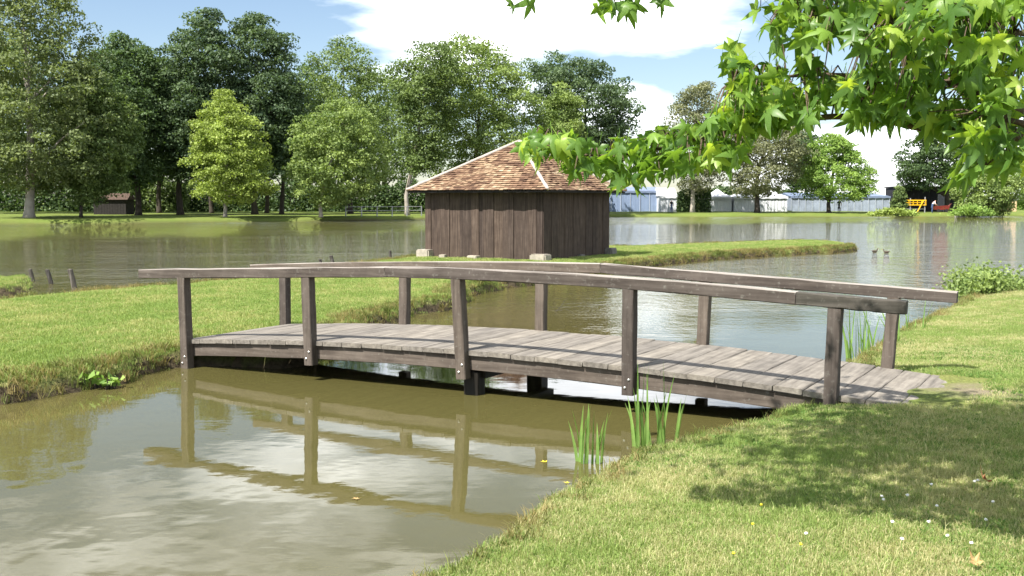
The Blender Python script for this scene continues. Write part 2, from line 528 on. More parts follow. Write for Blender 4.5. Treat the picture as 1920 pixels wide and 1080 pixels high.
tag(MB_ := ob('lake_bed', quads_mesh('lake_bed', np.array([(-4000, -300, -1.0), (4000, -300, -1.0), (4000, 5000, -1.0), (-4000, 5000, -1.0)]), np.array([(0, 1, 2, 3)])), M['dark_stone']), kind='structure')
wtr = ob('pond_water', quads_mesh('pond_water', np.array([(-900, -200, 0), (900, -200, 0), (900, 160, 0), (-900, 160, 0)]), np.array([(0, 1, 2, 3)])), M['water'])
tag(wtr, kind='structure')

# ------------------------------------------------------------------ grass (stuff): tufts of blades instanced over the banks
def mat_grass(name, greens, straws, straw_lo, straw_hi):
    t = NT(name)
    w = t.world()
    oi = t.n('ShaderNodeObjectInfo')
    a = t.n('ShaderNodeAttribute', attribute_name='tint')
    patch = t.noise(w, 0.8, 4)
    g = t.ramp(a.outputs['Fac'], [(0, greens[0]), (1, greens[1])])
    s = t.ramp(a.outputs['Fac'], [(0, straws[0]), (1, straws[1])])
    sel = t.math('ADD', t.rng(patch, 0.32, 0.68, straw_lo, straw_hi), t.math('MULTIPLY', t.math('SUBTRACT', oi.outputs['Random'], 0.5), 0.9))
    c = t.mix(t.rng(sel, 0.35, 0.65, 0, 1), g, s)
    p = t.principled(c, 0.6, None, 0.25)
    tr = t.n('ShaderNodeBsdfTranslucent')
    t.l(t.mix(1.0, c, (1.25, 1.25, 0.7), 'MULTIPLY'), tr.inputs['Color'])
    mx = t.n('ShaderNodeMixShader'); mx.inputs['Fac'].default_value = 0.35
    t.l(p.outputs['BSDF'], mx.inputs[1]); t.l(tr.outputs['BSDF'], mx.inputs[2])
    t.l(mx.outputs['Shader'], t.out.inputs['Surface'])
    return t.m
M['grass_near'] = mat_grass('near_grass_blades', ((0.135, 0.20, 0.05), (0.31, 0.41, 0.12)), ((0.33, 0.315, 0.14), (0.58, 0.55, 0.31)), 0.0, 0.85)
M['grass_island'] = mat_grass('island_grass_blades', ((0.135, 0.205, 0.045), (0.29, 0.39, 0.11)), ((0.27, 0.285, 0.10), (0.48, 0.48, 0.21)), 0.0, 0.7)
M['grass_edge'] = mat_grass('rank_grass_blades', ((0.06, 0.085, 0.018), (0.17, 0.20, 0.05)), ((0.15, 0.12, 0.045), (0.34, 0.28, 0.12)), 0.1, 0.9)

def tuft(name, n, rad, h, wdt, lean, mat, seed):
    rr = random.Random(seed)
    V, Fc, T = [], [], []
    for k in range(n):
        a, r0 = rr.uniform(0, 6.28), rad * math.sqrt(rr.random())
        x, y = r0 * math.cos(a), r0 * math.sin(a)
        hh = h * rr.uniform(0.45, 1.15)
        b = rr.uniform(0, 6.28)
        ln = hh * rr.uniform(0.15, 1) * lean
        dx, dy = math.cos(b) * ln, math.sin(b) * ln
        c = rr.uniform(0, 6.28)
        w = wdt * rr.uniform(0.6, 1.2)
        sx, sy = math.cos(c) * w / 2, math.sin(c) * w / 2
        i = len(V)
        V += [(x - sx, y - sy, -0.01), (x + sx, y + sy, -0.01), (x + dx * .4 + sx * .8, y + dy * .4 + sy * .8, hh * .62),
              (x + dx * .4 - sx * .8, y + dy * .4 - sy * .8, hh * .62), (x + dx, y + dy, hh * (1 - 0.25 * lean * rr.random()))]
        Fc += [(i, i+1, i+2, i+3), (i+3, i+2, i+4)]
        T += [rr.random()] * 5
    me = mesh_from(name, V, Fc)
    at = me.attributes.new('tint', 'FLOAT', 'POINT')
    at.data.foreach_set('value', T)
    me.materials.append(mat)
    return bpy.data.objects.new(name, me)

def scatter(name, label, landname, densfun, tufts, seed, cat='grass', smin=0.7, smax=1.25):
    """one 'stuff' object: points over a land sheet with a grass tuft instanced on each (geometry nodes)"""
    o0, V, sd = LANDS[landname]
    dens = densfun(V[:, 0], V[:, 1], V[:, 2], sd)
    me = o0.data.copy()
    me.name = name
    me.materials.clear()
    at = me.attributes.new('dens', 'FLOAT', 'POINT')
    at.data.foreach_set('value', np.asarray(dens, np.float32))
    # keep only the faces that carry grass
    bm = bmesh.new(); bm.from_mesh(me)
    lay = bm.verts.layers.float['dens']
    bmesh.ops.delete(bm, geom=[f for f in bm.faces if max(v[lay] for v in f.verts) <= 0], context='FACES')
    bm.to_mesh(me); bm.free()
    o = ob(name, me)
    tag(o, label, cat, kind='stuff')
    coll = bpy.data.collections.new(name + '_tufts')
    for t in tufts: coll.objects.link(t)
    ng = bpy.data.node_groups.new(name, 'GeometryNodeTree')
    ng.interface.new_socket('Geometry', in_out='INPUT', socket_type='NodeSocketGeometry')
    ng.interface.new_socket('Geometry', in_out='OUTPUT', socket_type='NodeSocketGeometry')
    N = ng.nodes.new
    gi, go = N('NodeGroupInput'), N('NodeGroupOutput')
    dp = N('GeometryNodeDistributePointsOnFaces'); dp.inputs['Seed'].default_value = seed
    na = N('GeometryNodeInputNamedAttribute'); na.data_type = 'FLOAT'; na.inputs['Name'].default_value = 'dens'
    ci = N('GeometryNodeCollectionInfo'); ci.inputs['Collection'].default_value = coll
    ci.inputs['Separate Children'].default_value = True; ci.inputs['Reset Children'].default_value = True
    ip = N('GeometryNodeInstanceOnPoints'); ip.inputs['Pick Instance'].default_value = True
    rv = N('FunctionNodeRandomValue'); rv.data_type = 'FLOAT_VECTOR'
    rv.inputs[0].default_value = (-0.12, -0.12, 0); rv.inputs[1].default_value = (0.12, 0.12, 6.283)
    rs = N('FunctionNodeRandomValue'); rs.data_type = 'FLOAT'
    rs.inputs[2].default_value, rs.inputs[3].default_value = smin, smax
    rs.inputs['Seed'].default_value = 5
    k = ng.links.new
    k(gi.outputs[0], dp.inputs['Mesh'])
    k(na.outputs['Attribute'], dp.inputs['Density'])
    k(dp.outputs['Points'], ip.inputs['Points'])
    k(ci.outputs[0], ip.inputs['Instance'])
    k(rv.outputs[0], ip.inputs['Rotation'])
    k(rs.outputs[1], ip.inputs['Scale'])
    k(ip.outputs[0], go.inputs[0])
    md = o.modifiers.new('scatter', 'NODES')
    md.node_group = ng
    return o

# bridge frame first: the grass keeps clear of its deck
BL, BR = G(346, 641, 0.31), G(1565, 746, 0.31)      # near end posts
BDIR = (BR - BL); BLEN = BDIR.length
BANG = math.atan2(BDIR.y, BDIR.x)
bu = Vector((math.cos(BANG), math.sin(BANG), 0)); bv = Vector((-math.sin(BANG), math.cos(BANG), 0))
BW = 1.86
def bridge_uv(x, y):
    return (x - BL.x) * bu.x + (y - BL.y) * bu.y, (x - BL.x) * bv.x + (y - BL.y) * bv.y
def off_deck(x, y):
    s, t = bridge_uv(x, y)
    return ~((s > -0.15) & (s < BLEN + 1.15) & (t > -0.08) & (t < BW + 0.1))

near_t = [tuft('lawn_tuft', 30, .07, .032, .0032, 1.25, M['grass_near'], 20 + i) for i in range(5)]
def dn(x, y, z, sd):
    d = np.where((sd > 0.02) & (y > 3.2) & (y < 16) & off_deck(x, y), 850 * np.clip(1.5 - y / 14, 0.35, 1), 0.0)
    d = np.where((y >= 16) & (y < 30) & (sd > .05) & (x < 18), 110.0, d)
    vis = np.abs(x) < 0.52 * y + 1.2
    s_, t_ = bridge_uv(x, y)
    worn = np.clip((np.hypot((s_ - BLEN - 1.5) / 1.5, (t_ - .8) / .8) - .2) / .7, .12, 1)
    return d * vis * worn
scatter('lawn_grass', 'short sunlit lawn grass on the near bank', 'near_bank', dn, near_t, 3)
M['clover'] = mat_grass('clover_leaves', ((0.06, 0.13, 0.028), (0.15, 0.26, 0.06)), ((0.10, 0.17, 0.04), (0.22, 0.31, 0.08)), 0.0, 0.5)
clo_t = [tuft('clover_tuft', 16, .06, .024, .014, 1.6, M['clover'], 80 + i) for i in range(3)]
def dc(x, y, z, sd):
    pt = np.sin(1.9 * x + .7 * np.sin(2.1 * y)) * np.cos(1.6 * y + .5 * x) + .45 * np.sin(5.3 * x + 1) * np.sin(4.7 * y)
    vis = np.abs(x) < 0.52 * y + 1.2
    return np.where((sd > .15) & (y > 3.2) & (y < 14) & off_deck(x, y) & vis, 330 * np.clip(pt - .25 + .25 * np.clip(x - .8, 0, 2), 0, 1), 0.0)
scatter('lawn_clover', 'patches of darker green clover leaves in the near lawn', 'near_bank', dc, clo_t, 13, cat='clover')
tall_t = [tuft('stray_tuft', 7, .05, .095, .0035, .9, M['grass_near'], 90 + i) for i in range(4)]
scatter('stray_grass', 'stray taller grass stalks across the near lawn', 'near_bank', lambda x, y, z, sd: np.where((sd > .1) & (y > 3.2) & (y < 12) & off_deck(x, y), 14.0, 0.0), tall_t, 14, smin=.5, smax=1.2)
isl_t = [tuft('island_tuft', 26, .10, .042, .006, 1.1, M['grass_island'], 40 + i) for i in range(5)]
def di(x, y, z, sd):
    vis = np.abs(x) < 0.52 * y + 1.2
    return np.where((sd > 0.10) & off_deck(x, y) & vis, np.clip(260 * (14 / np.maximum(y, 10)) ** 1.0, 60, 260), 0.0)
scatter('island_grass', 'bright mown grass on the island by the hut', 'island_bank', di, isl_t, 4)
scatter('side_grass', 'small patch of bright grass at the left edge across the water', 'side_bank', lambda x, y, z, sd: np.where(sd > .02, 130.0, 0.0), isl_t, 9)
edge_t = [tuft('edge_tuft', 18, .07, .13, .008, 1.5, M['grass_edge'], 60 + i) for i in range(5)]
def edged(lo, hi, n):
    def f(x, y, z, sd):
        clump = 0.5 + 0.5 * np.sin(2.3 * x + 1.1 * np.sin(3.1 * y)) * np.cos(2.7 * y)
        vis = np.abs(x) < 0.52 * y + 1.2
        return np.where((sd > lo) & (sd < hi) & vis & off_deck(x, y), n * (0.35 + clump), 0.0)
    return f
scatter('bank_tussocks', 'long straggling grass along the muddy island edge', 'island_bank', edged(0.0, 0.36, 170), edge_t, 6, smin=.5, smax=1.15)
scatter('shore_tussocks', 'long straggling grass along the edge of the near lawn', 'near_bank', edged(-0.02, 0.26, 120), edge_t, 7, smin=.3, smax=.85)

# ------------------------------------------------------------------ footbridge
bridge = thing('footbridge', 'arched wooden footbridge with handrails crossing the pond channel', 'bridge', (BL.x, BL.y, 0), BANG)
def deck_z(s):
    k = min(1, max(0, s / BLEN))
    return 0.345 + 0.14 * (1 - (2 * k - 1) ** 2) - 0.085 * max(0, s - BLEN)
# stringers: two lengths a side, bolted together over the piles
def stringer(s0, s1, y, seed):
    pth = [(s0 + (s1 - s0) * i / 10, y, deck_z(s0 + (s1 - s0) * i / 10) - 0.135) for i in range(11)]
    v, f = timber(pth, 0.08, 0.155, 0.006, 0.003, seed)
    return ob('side_beam', mesh_from('side_beam', v, f), M['bridge'], bridge)
for y in (0.035, BW - 0.035):
    stringer(-0.05, BLEN * .502, y, int(y * 90))
    stringer(BLEN * .504, BLEN + 0.05, y, int(y * 90) + 1)
# planks
pw = 0.272
variants = []
for k in range(5):
    v, f = timber([(0, -BW / 2 - 0.04 + (BW + 0.08) * i / 8, 0) for i in range(9)], 1, 1)
    rr = random.Random(k)
    vs_, fs_ = [], []
    sec = [(-pw/2+.006, -.025), (pw/2-.008, -.025), (pw/2-.003, -.019), (pw/2-.003, .017), (pw/2-.011, .025), (-pw/2+.011, .025), (-pw/2+.003, .017), (-pw/2+.003, -.019)]
    for i in range(9):
        yy = -BW/2 - 0.04 + (BW + 0.08) * i / 8
        for (a, b) in sec:
            vs_.append((a + rr.uniform(-.003, .003), yy, b + rr.uniform(-.002, .002)))
    for i in range(8):
        for q in range(8):
            fs_.append((i*8+q, (i+1)*8+q, (i+1)*8+(q+1) % 8, i*8+(q+1) % 8))
    fs_ += [tuple(range(8)), tuple(64 + q for q in range(7, -1, -1))]
    me = mesh_from('deck_plank', vs_, fs_)
    me.materials.append(M['plank'])
    variants.append(me)
npl = int((BLEN + 1.05) / pw)
for i in range(npl):
    s = 0.02 + pw * (i + .5)
    sl = math.atan2(deck_z(s + .05) - deck_z(s - .05), .1)
    ob('deck_plank', variants[i % 5 if i % 7 else (i + 2) % 5], None, bridge, (s, BW/2 + random.uniform(-.006, .006), deck_z(s) - 0.025 + random.uniform(-.0015, .0015)),
       (random.uniform(-.004, .004), -sl + random.uniform(-.003, .003), random.uniform(-.004, .004)))
# posts: (pixel x top, pixel y top, pixel x foot) read along the near and the far line
bolt_mb = MB()
bolt_mb.tube([(0, 0.004, 0), (0, -0.006, 0), (0, -0.011, 0)], [0.013, 0.013, 0.007], 8)
bolt_me = mesh_from('bolt', bolt_mb.v, bolt_mb.f, False)
bolt_me.materials.append(M['bolt'])
def s_of(px, tt):
    """place along the bridge where a vertical through pixel column px crosses the line at offset tt"""
    k = (px - 960) / F
    # (BL + s bu + tt bv).x = k * y'   (y' measured along the camera's own axis, tilt ignored)
    ax, ay = BL.x + tt * bv.x, BL.y + tt * bv.y
    return (k * ay - ax) / (bu.x - k * bu.y)
RAILZ = lambda s: deck_z(min(max(s, 0), BLEN)) + 0.855
near_posts = [(343, 346, True), (576, 580, True), (858, 868, True), (1182, 1182, True), (1570, 1563, True)]
far_posts = [(533, 532, False), (759, 757, False), (1016, 1014, False), (1325, 1319, False), (1680, 1666, False)]
for row, tt in ((near_posts, -0.06), (far_posts, BW + 0.06)):
    for i, (pt, pf, nr) in enumerate(row):
        st, sf = s_of(pt, tt), s_of(pf, tt)
        zt = RAILZ(st) - 0.085
        zb = deck_z(sf) - (0.27 if 0 < i < 4 else 0.36) - (0.03 if i == 2 else 0)
        v, f = timber(path_lin((sf, 0, zb), (st, 0, zt), 7), 0.115, 0.118, 0.007, 0.0025, 100 + i + 10 * nr)
        p = ob('post', mesh_from('post', [q - Vector((sf, 0, zb)) for q in v], f), M['post'], bridge, (sf, tt, zb))
        for k, (dz, dx) in enumerate(((0.075, -0.022), (0.155, 0.018))):
            ob('bolt', bolt_me, None, p, (dx, -0.0585 if nr else 0.0585, dz), (0, 0, 0 if nr else math.pi))
# handrails, in spliced lengths
def rail(s0, s1, tt, z0=0.0, z1=0.0, mat='bridge', seed=0, hh=0.115, sag=0):
    n = 12
    pth = []
    for i in range(n + 1):
        k = i / n
        s = s0 + (s1 - s0) * k
        za, zb = RAILZ(s0) + z0, RAILZ(s1) + z1
        z = za + (zb - za) * k + sag * 4 * k * (1 - k)
        pth.append((s, tt, z - hh / 2))
    v, f = timber(pth, 0.122, hh, 0.009, 0.004, seed)
    o = (s0, tt, pth[0][2])
    return ob('handrail', mesh_from('handrail', [q - Vector(o) for q in v], f), M[mat], bridge, o)
sA, sB, sC, sE = s_of(272, 0), s_of(733, 0), s_of(1500, 0), s_of(1706, 0)
rail(sA, sB, -.06, -0.005, 0.004, seed=1)
rail(sB + .004, sC, -.06, 0.004, 0.025, seed=2, sag=.042)
r3 = rail(sC + .004, sE, -.06, 0.025, 0.005, mat='rail_dark', seed=3)
tag(r3, 'dark newer-looking end length of the handrail')
fA, fB, fE = s_of(468, BW), s_of(1125, BW), s_of(1797, BW)
rail(fA, fB, BW + .06, -0.045, -0.012, seed=4, sag=.03)
rail(fB + .004, fE, BW + .06, -0.012, -0.055, seed=5)
# piles and cross bearers over the water
def pile(s, t, z1, r, tilt=0):
    mb = MB()
    mb.box(-r, r, -r*.9, r*.9, -0.85, z1)
    o = mb.build('pile', M['pile'], bridge, loc=(s, t, 0))
    o.rotation_euler = (0, tilt, 0)
    bv_ = o.modifiers.new('b', 'BEVEL'); bv_.width = 0.012; bv_.segments = 2
    return o
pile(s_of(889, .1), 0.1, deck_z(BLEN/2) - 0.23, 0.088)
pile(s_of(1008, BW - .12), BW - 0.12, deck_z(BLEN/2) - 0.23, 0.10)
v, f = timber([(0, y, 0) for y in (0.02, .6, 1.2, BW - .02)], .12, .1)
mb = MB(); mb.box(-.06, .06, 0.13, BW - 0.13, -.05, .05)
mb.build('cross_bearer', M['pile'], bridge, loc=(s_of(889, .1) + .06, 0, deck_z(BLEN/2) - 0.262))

# ------------------------------------------------------------------ hut
HA = R(32)
Mc = G(1017, 486, 0.34)
HS = 4.2
hl = Vector((-math.cos(HA), math.sin(HA), 0)); hr = Vector((math.sin(HA), math.cos(HA), 0))
hc = Mc + (hl + hr) * (HS / 2)
# local axes: x runs along the sunlit face from its left corner to the middle corner, y runs into the hut
hut = thing('wooden_hut', 'square dark plank hut with tiled pyramid roof on the island', 'hut', (hc.x, hc.y, 0), math.atan2(-hl.y, -hl.x))
h2 = HS / 2
WT, WB = 2.34, 0.24
def boards(widths, face):
    tot = sum(widths); x = -h2
    for i, w in enumerate(widths):
        w = w / tot * HS
        pr = (0.0, 0.014, 0.026)[(i * 7 + len(widths)) % 3]
        mb = MB()
        b = 0.05 * random.random()
        mb.box(-w/2 + .003, w/2 + (.012 if pr == 0 else .004), -0.022, 0, WB - .06 - b, WT)
        o = mb.build('board', M['board'], hut)
        xx = x + w / 2
        if face == 0: o.location = (xx, -h2 - pr, 0)
        else:
            o.location = (h2 + pr, xx, 0); o.rotation_euler = (0, 0, math.pi / 2)
        bvm = o.modifiers.new('b', 'BEVEL'); bvm.width = .004; bvm.segments = 1
        x += w
boards([45, 35, 25, 85, 82, 88, 55, 30, 35, 45, 65, 40, 40, 100, 35, 30, 37], 0)
boards([50, 45, 50, 55, 50, 45, 50, 40, 40, 50], 1)
mb = MB(); mb.box(-h2 + .01, h2 - .01, -h2 + .01, h2 - .01, WB - .1, WT - .04)
mb.build('wall_core', M['dark_wood'], hut)
# roof
OV = 0.43
EZ, AZ = 2.32, 3.86
re = h2 + OV
mb = MB()
e = re - .03
mb.add([(-e, -e, EZ), (e, -e, EZ), (e, e, EZ), (-e, e, EZ), (0, 0, AZ - .02), (-e, -e, EZ - .04), (e, -e, EZ - .04), (e, e, EZ - .04), (-e, e, EZ - .04)],
       [(0, 1, 4), (1, 2, 4), (2, 3, 4), (3, 0, 4), (0, 5, 6, 1), (1, 6, 7, 2), (2, 7, 8, 3), (3, 8, 5, 0), (5, 8, 7, 6)])
roof = mb.build('roof', M['dark_wood'], hut)
def mat_tiles():
    t = NT('clay_tiles')
    a = t.n('ShaderNodeAttribute', attribute_name='tint')
    c = t.ramp(a.outputs['Fac'], [(0.0, (0.06, 0.038, 0.028)), (0.3, (0.135, 0.082, 0.056)), (0.5, (0.215, 0.138, 0.092)), (0.75, (0.30, 0.22, 0.145)), (1.0, (0.42, 0.36, 0.26))])
    v = t.objcoord()
    c = t.mix(0.6, c, t.ramp(t.noise(v, 3.0, 5), [(0.3, (0.6, 0.55, 0.5)), (0.7, (1.15, 1.1, 1.0))]), 'MULTIPLY')
    t.principled(c, 0.9, t.bump(t.noise(v, 40, 3), .3, .006), 0.15)
    return t.m
M['tiles'] = mat_tiles()
slope = math.hypot(re, AZ - EZ)
ncourse = 25
for side in range(4):
    V, Fc, T = [], [], []
    rr = random.Random(side)
    for c in range(ncourse):
        k0 = c / ncourse
        ex = slope / ncourse * 1.12
        half = re * (1 - k0)
        y0 = -re * (1 - k0)
        z0 = EZ + (AZ - EZ) * k0
        nt = max(1, int(2 * half / 0.135))
        tw = 2 * half / nt
        ofs = (c % 2) * tw / 2
        for i in range(nt + (1 if ofs else 0)):
            xa = -half + i * tw - ofs; xb = xa + tw * .965
            xa, xb = max(xa, -half), min(xb, half)
            if xb - xa < .02: continue
            dzz = rr.uniform(-.006, .012); dy = rr.uniform(-.012, .012) - (.03 if c == 0 else 0)
            th = .022
            uy, uz = re / slope, (AZ - EZ) / slope
            b0 = Vector((0, y0 + dy, z0 + .030 + dzz)); b1 = b0 + Vector((0, uy, uz)) * ex + Vector((0, 0, -.03))
            nrm = Vector((0, -uz, uy)) * th
            # upper corners pulled in where the hip cuts them
            lim = re * (1 - min(1, (k0 + ex / slope)))
            xa2, xb2 = max(xa, -lim - .01), min(xb, lim + .01)
            if xb2 - xa2 < .005: xa2 = xb2 = (xa2 + xb2) / 2; xb2 += .005
            n = len(V)
            for (p, q0, q1) in ((b0, xa, xb), (b1, xa2, xb2)):
                for q in (q0, q1):
                    V.append((q, p.y, p.z)); V.append((q + nrm.x, p.y + nrm.y, p.z + nrm.z))
            # order: b0a lo,hi ; b0b lo,hi ; b1a lo,hi ; b1b lo,hi
            Fc += [(n+1, n+3, n+7, n+5), (n, n+2, n+3, n+1), (n, n+1, n+5, n+4), (n+2, n+6, n+7, n+3)]
            patch = 0.5 + 0.25 * mnoise.noise(Vector((xa * .9, c * .16, side * 9.1))) * 2
            T += [min(1, max(0, patch * .7 - .12 + rr.random() * .55))] * 8
    me = mesh_from('roof_tiles', V, Fc)
    at = me.attributes.new('tint', 'FLOAT', 'POINT'); at.data.foreach_set('value', T)
    o = ob('roof_tiles', me, M['tiles'], roof, rot=(0, 0, side * math.pi / 2))
    tag(o, kind='stuff')
# hip cappings of pale mortar
for side in range(4):
    a = math.pi / 4 + side * math.pi / 2
    cx, cy = math.cos(a) * re * math.sqrt(2), math.sin(a) * re * math.sqrt(2)
    lo, hi = Vector((cx, cy, EZ + .045)), Vector((0, 0, AZ + .05))
    mb = MB()
    pts = path_lin(lo, hi, 16)
    mb.tube([p + Vector((0, 0, random.uniform(-.008, .008))) for p in pts], [random.uniform(.042, .06) for _ in pts], 8)
    mb.build('hip_capping', M['mortar'], hut, smooth=True)
# footing stones
def stone(parent, name, x, y, z, sx, sy, sz, mat='stone', seed=0):
    bm = bmesh.new()
    bmesh.ops.create_cube(bm, size=1)
    bmesh.ops.bevel(bm, geom=bm.edges[:], offset=.08, segments=2, affect='EDGES')
    rr = random.Random(seed)
    for v in bm.verts:
        v.co += Vector((rr.uniform(-.02, .02), rr.uniform(-.02, .02), rr.uniform(-.02, .02)))
        v.co = Vector((v.co.x * sx, v.co.y * sy, v.co.z * sz))
    me = bpy.data.meshes.new(name); bm.to_mesh(me); bm.free()
    return ob(name, me, M[mat], parent, (x, y, z), (0, 0, rr.uniform(-.1, .1)))
stone(hut, 'footing_stone', h2 - .02, -h2 - .08, .33, .52, .45, .32, seed=1)
stone(hut, 'footing_stone', -h2 + .05, -h2 - .08, .36, .5, .4, .34, seed=2)
stone(hut, 'footing_stone', h2 + .05, h2 - .05, .34, .4, .5, .36, 'dark_stone', seed=3)
stone(hut, 'footing_stone', -h2 * .12, -h2 - .08, .31, .38, .25, .16, seed=4)
stone(hut, 'footing_stone', -h2 * .66, -h2 - .08, .31, .22, .2, .16, seed=5)
stone(hut, 'footing_stone', h2 + .06, 0.1, .31, .2, .3, .16, 'dark_stone', seed=6)

# ------------------------------------------------------------------ trees
def leaf_quads(C, size, nrm_bias, rngl, tint, droop=0.0, aspect=0.7):
    """numpy: one bent leaf-spray quad per centre"""
    n = len(C)
    nr = rngl.normal(size=(n, 3)) + nrm_bias
    nr /= np.linalg.norm(nr, axis=1, keepdims=True)
    a = rngl.normal(size=(n, 3))
    a -= nr * (a * nr).sum(1, keepdims=True)
    a /= np.linalg.norm(a, axis=1, keepdims=True)
    b = np.cross(nr, a)
    s = size * rngl.uniform(.55, 1.3, (n, 1))
    a *= s; b *= s * aspect
    V = np.empty((n, 4, 3))
    V[:, 0] = C - a * .55; V[:, 1] = C + b * .5 - nr * s * .12; V[:, 2] = C + a * .55; V[:, 3] = C - b * .5 - nr * s * .12
    return V.reshape(-1, 3), np.arange(4 * n).reshape(n, 4), np.repeat(tint, 4)

def leaf_object(name, parent, C, size, bias, tint, mat, seed, **k):
    rl = np.random.default_rng(seed)
    V, Fq, T = leaf_quads(C, size, bias, rl, tint, **k)
    me = quads_mesh(name, V, Fq)
    at = me.attributes.new('tint', 'FLOAT', 'POINT')
    at.data.foreach_set('value', T.astype(np.float32))
    return ob(name, me, mat, parent)

def leafmat(name, lo, hi, trans=.3):
    M[name] = mat_leaf(name, lo, hi, trans)
leafmat('lf_dark', (0.03, 0.057, 0.025), (0.119, 0.181, 0.066))
leafmat('lf_blue', (0.035, 0.065, 0.033), (0.131, 0.188, 0.087))
leafmat('lf_mid', (0.056, 0.094, 0.029), (0.206, 0.275, 0.09))
leafmat('lf_olive', (0.062, 0.094, 0.035), (0.213, 0.256, 0.102))
leafmat('lf_yellow', (0.13, 0.175, 0.035), (0.36, 0.45, 0.11))
leafmat('lf_light', (0.075, 0.125, 0.035), (0.275, 0.35, 0.107))
leafmat('lf_grey', (0.088, 0.1, 0.057), (0.288, 0.3, 0.169))
leafmat('lf_bright', (0.081, 0.156, 0.03), (0.3, 0.425, 0.098))
M['bark'] = plain('bark', (0.055, 0.045, 0.036), 0.95, vary=.4, scale=3)
M['pale_bark'] = plain('pale_bark', (0.30, 0.27, 0.23), 0.9, vary=.3, scale=2)

def tree(name, label, cat, base, d, prof, mat, seed, n=7000, leaf=.34, clump=1.1, bark='bark', trunk_r=.25, fill=1.0, group=None, ncl=None, flat=.62):
    """prof: (pixel y, left pixel x, right pixel x) rows of the crown outline, top first; base: pixel x of the foot; d: distance"""
    rl = np.random.default_rng(seed)
    B = D(base, 400, d); bx, by = B.x, B.y
    gz = 0.40
    rows = []
    for (py, xl, xr) in prof:
        a, b = D(xl, py, d), D(xr, py, d)
        rows.append((a.z, (a.x + b.x) / 2 - bx, (b.x - a.x) / 2))
    rows.sort()
    zs = np.array([r[0] for r in rows]); cs = np.array([r[1] for r in rows]); rs = np.array([r[2] for r in rows])
    root = thing(name, label, cat, (bx, by, gz), 0, group)
    # clumps
    area = np.trapezoid(rs * 2, zs) if hasattr(np, 'trapezoid') else np.trapz(rs * 2, zs)
    ncl = ncl or int(max(14, area / (clump * clump) * 4.4))
    n = int(n * 2.8); leaf *= .80
    zz = np.linspace(zs[0], zs[-1], 200)
    wgt = np.interp(zz, zs, rs) ** 1.25 + .05
    cz = rl.choice(zz, ncl, p=wgt / wgt.sum())
    ang = rl.uniform(0, 2 * np.pi, ncl)
    lob = 1 + .16 * np.sin(3 * ang + cz * .9 + seed) + .10 * np.sin(5 * ang - cz * 1.7)
    rr = np.maximum(.1, np.interp(cz, zs, rs) - clump * .3) * rl.uniform(.05, 1, ncl) ** .45 * np.clip(lob, .7, 1.12)
    cc = np.stack([np.interp(cz, zs, cs) + rr * np.cos(ang), rr * np.sin(ang) * .9, cz - gz], 1)
    csz = clump * rl.uniform(.55, 1.25, ncl)
    ctint = rl.uniform(.0, .62, ncl)
    which = rl.choice(ncl, n, p=csz ** 2 / (csz ** 2).sum())
    u = rl.normal(size=(n, 3)); u /= np.linalg.norm(u, axis=1, keepdims=True)
    u[:, 2] = np.where((u[:, 2] < 0) & (rl.random(n) < .5), -u[:, 2], u[:, 2])
    rad = (csz[which] * rl.uniform(.25, 1.0, n) ** .55)[:, None]
    P = cc[which] + u * rad * np.array([1, 1, flat])
    tint = np.clip(ctint[which] + rl.uniform(0, .38, n), 0, 1)
    leaf_object('crown', root, P, leaf, u * .9 + np.array([0, 0, .5]), tint, M[mat], seed + 1)
    # trunk and limbs
    mb = MB()
    top = zs[-1] - gz
    hz = [0, .03 * top, .12 * top, .3 * top, .5 * top, .7 * top, .88 * top]
    def axis_at(z):
        k = min(1, max(0, (z - .15 * top) / (.5 * top)))
        return Vector((float(np.interp(z + gz, zs, cs)) * k + .12 * math.sin(z * .6 + seed), .1 * math.cos(z * .5 + seed), z))
    mb.tube([axis_at(z) for z in hz], [trunk_r * q for q in (1.55, 1.12, .95, .78, .55, .3, .08)], 8)
    for q in rl.choice(ncl, min(ncl, 16), replace=False):
        c = Vector(cc[q])
        z0 = max(.16 * top, c.z - (.2 + .45 * math.hypot(c.x, c.y) / max(.5, float(rs.max()))) * .55 * top * .6)
        a = axis_at(min(z0, .85 * top))
        m = a.lerp(c, .55) + Vector((0, 0, .06 * top * .4))
        r0 = trunk_r * max(.16, .5 * (1 - a.z / top))
        mb.tube([a, m, c], [r0, r0 * .55, r0 * .15], 5, False)
    mb.build('trunk', M[bark], root, smooth=True)
    return root

GR = 'trees along the left far bank'
tree('tall_tree', 'very tall olive tree with pale trunk at the left edge of the far bank', 'tree', 57, 99, [(-75, -10, 70), (-20, -60, 140), (50, -85, 165), (130, -95, 195), (200, -95, 225), (280, -95, 225), (330, -60, 190), (362, -10, 110)],
     'lf_olive', 11, 19000, .34, 1.15, 'pale_bark', .42)
tree('slender_tree', 'thin-stemmed dark green tree right of the pale trunk on the bank', 'tree', 152, 101, [(130, 150, 190), (180, 110, 235), (250, 95, 262), (310, 100, 258), (355, 115, 230), (380, 130, 190)], 'lf_mid', 12, 9000, .32, 1.0, trunk_r=.15)
tree('dark_tree', 'dark tree with rounded top just right of the tall olive tree', 'tree', 258, 112, [(72, 200, 250), (105, 165, 295), (180, 150, 330), (260, 160, 335), (320, 190, 320), (350, 210, 300)], 'lf_dark', 13, 12000, .36, 1.2, trunk_r=.3)
tree('dark_tree', 'dark tall tree with the highest crown left of the yellow-green tree', 'tree', 336, 114, [(25, 365, 405), (55, 330, 435), (110, 285, 450), (200, 275, 450), (280, 285, 440), (335, 300, 420)], 'lf_blue', 14, 13000, .36, 1.2, trunk_r=.32)
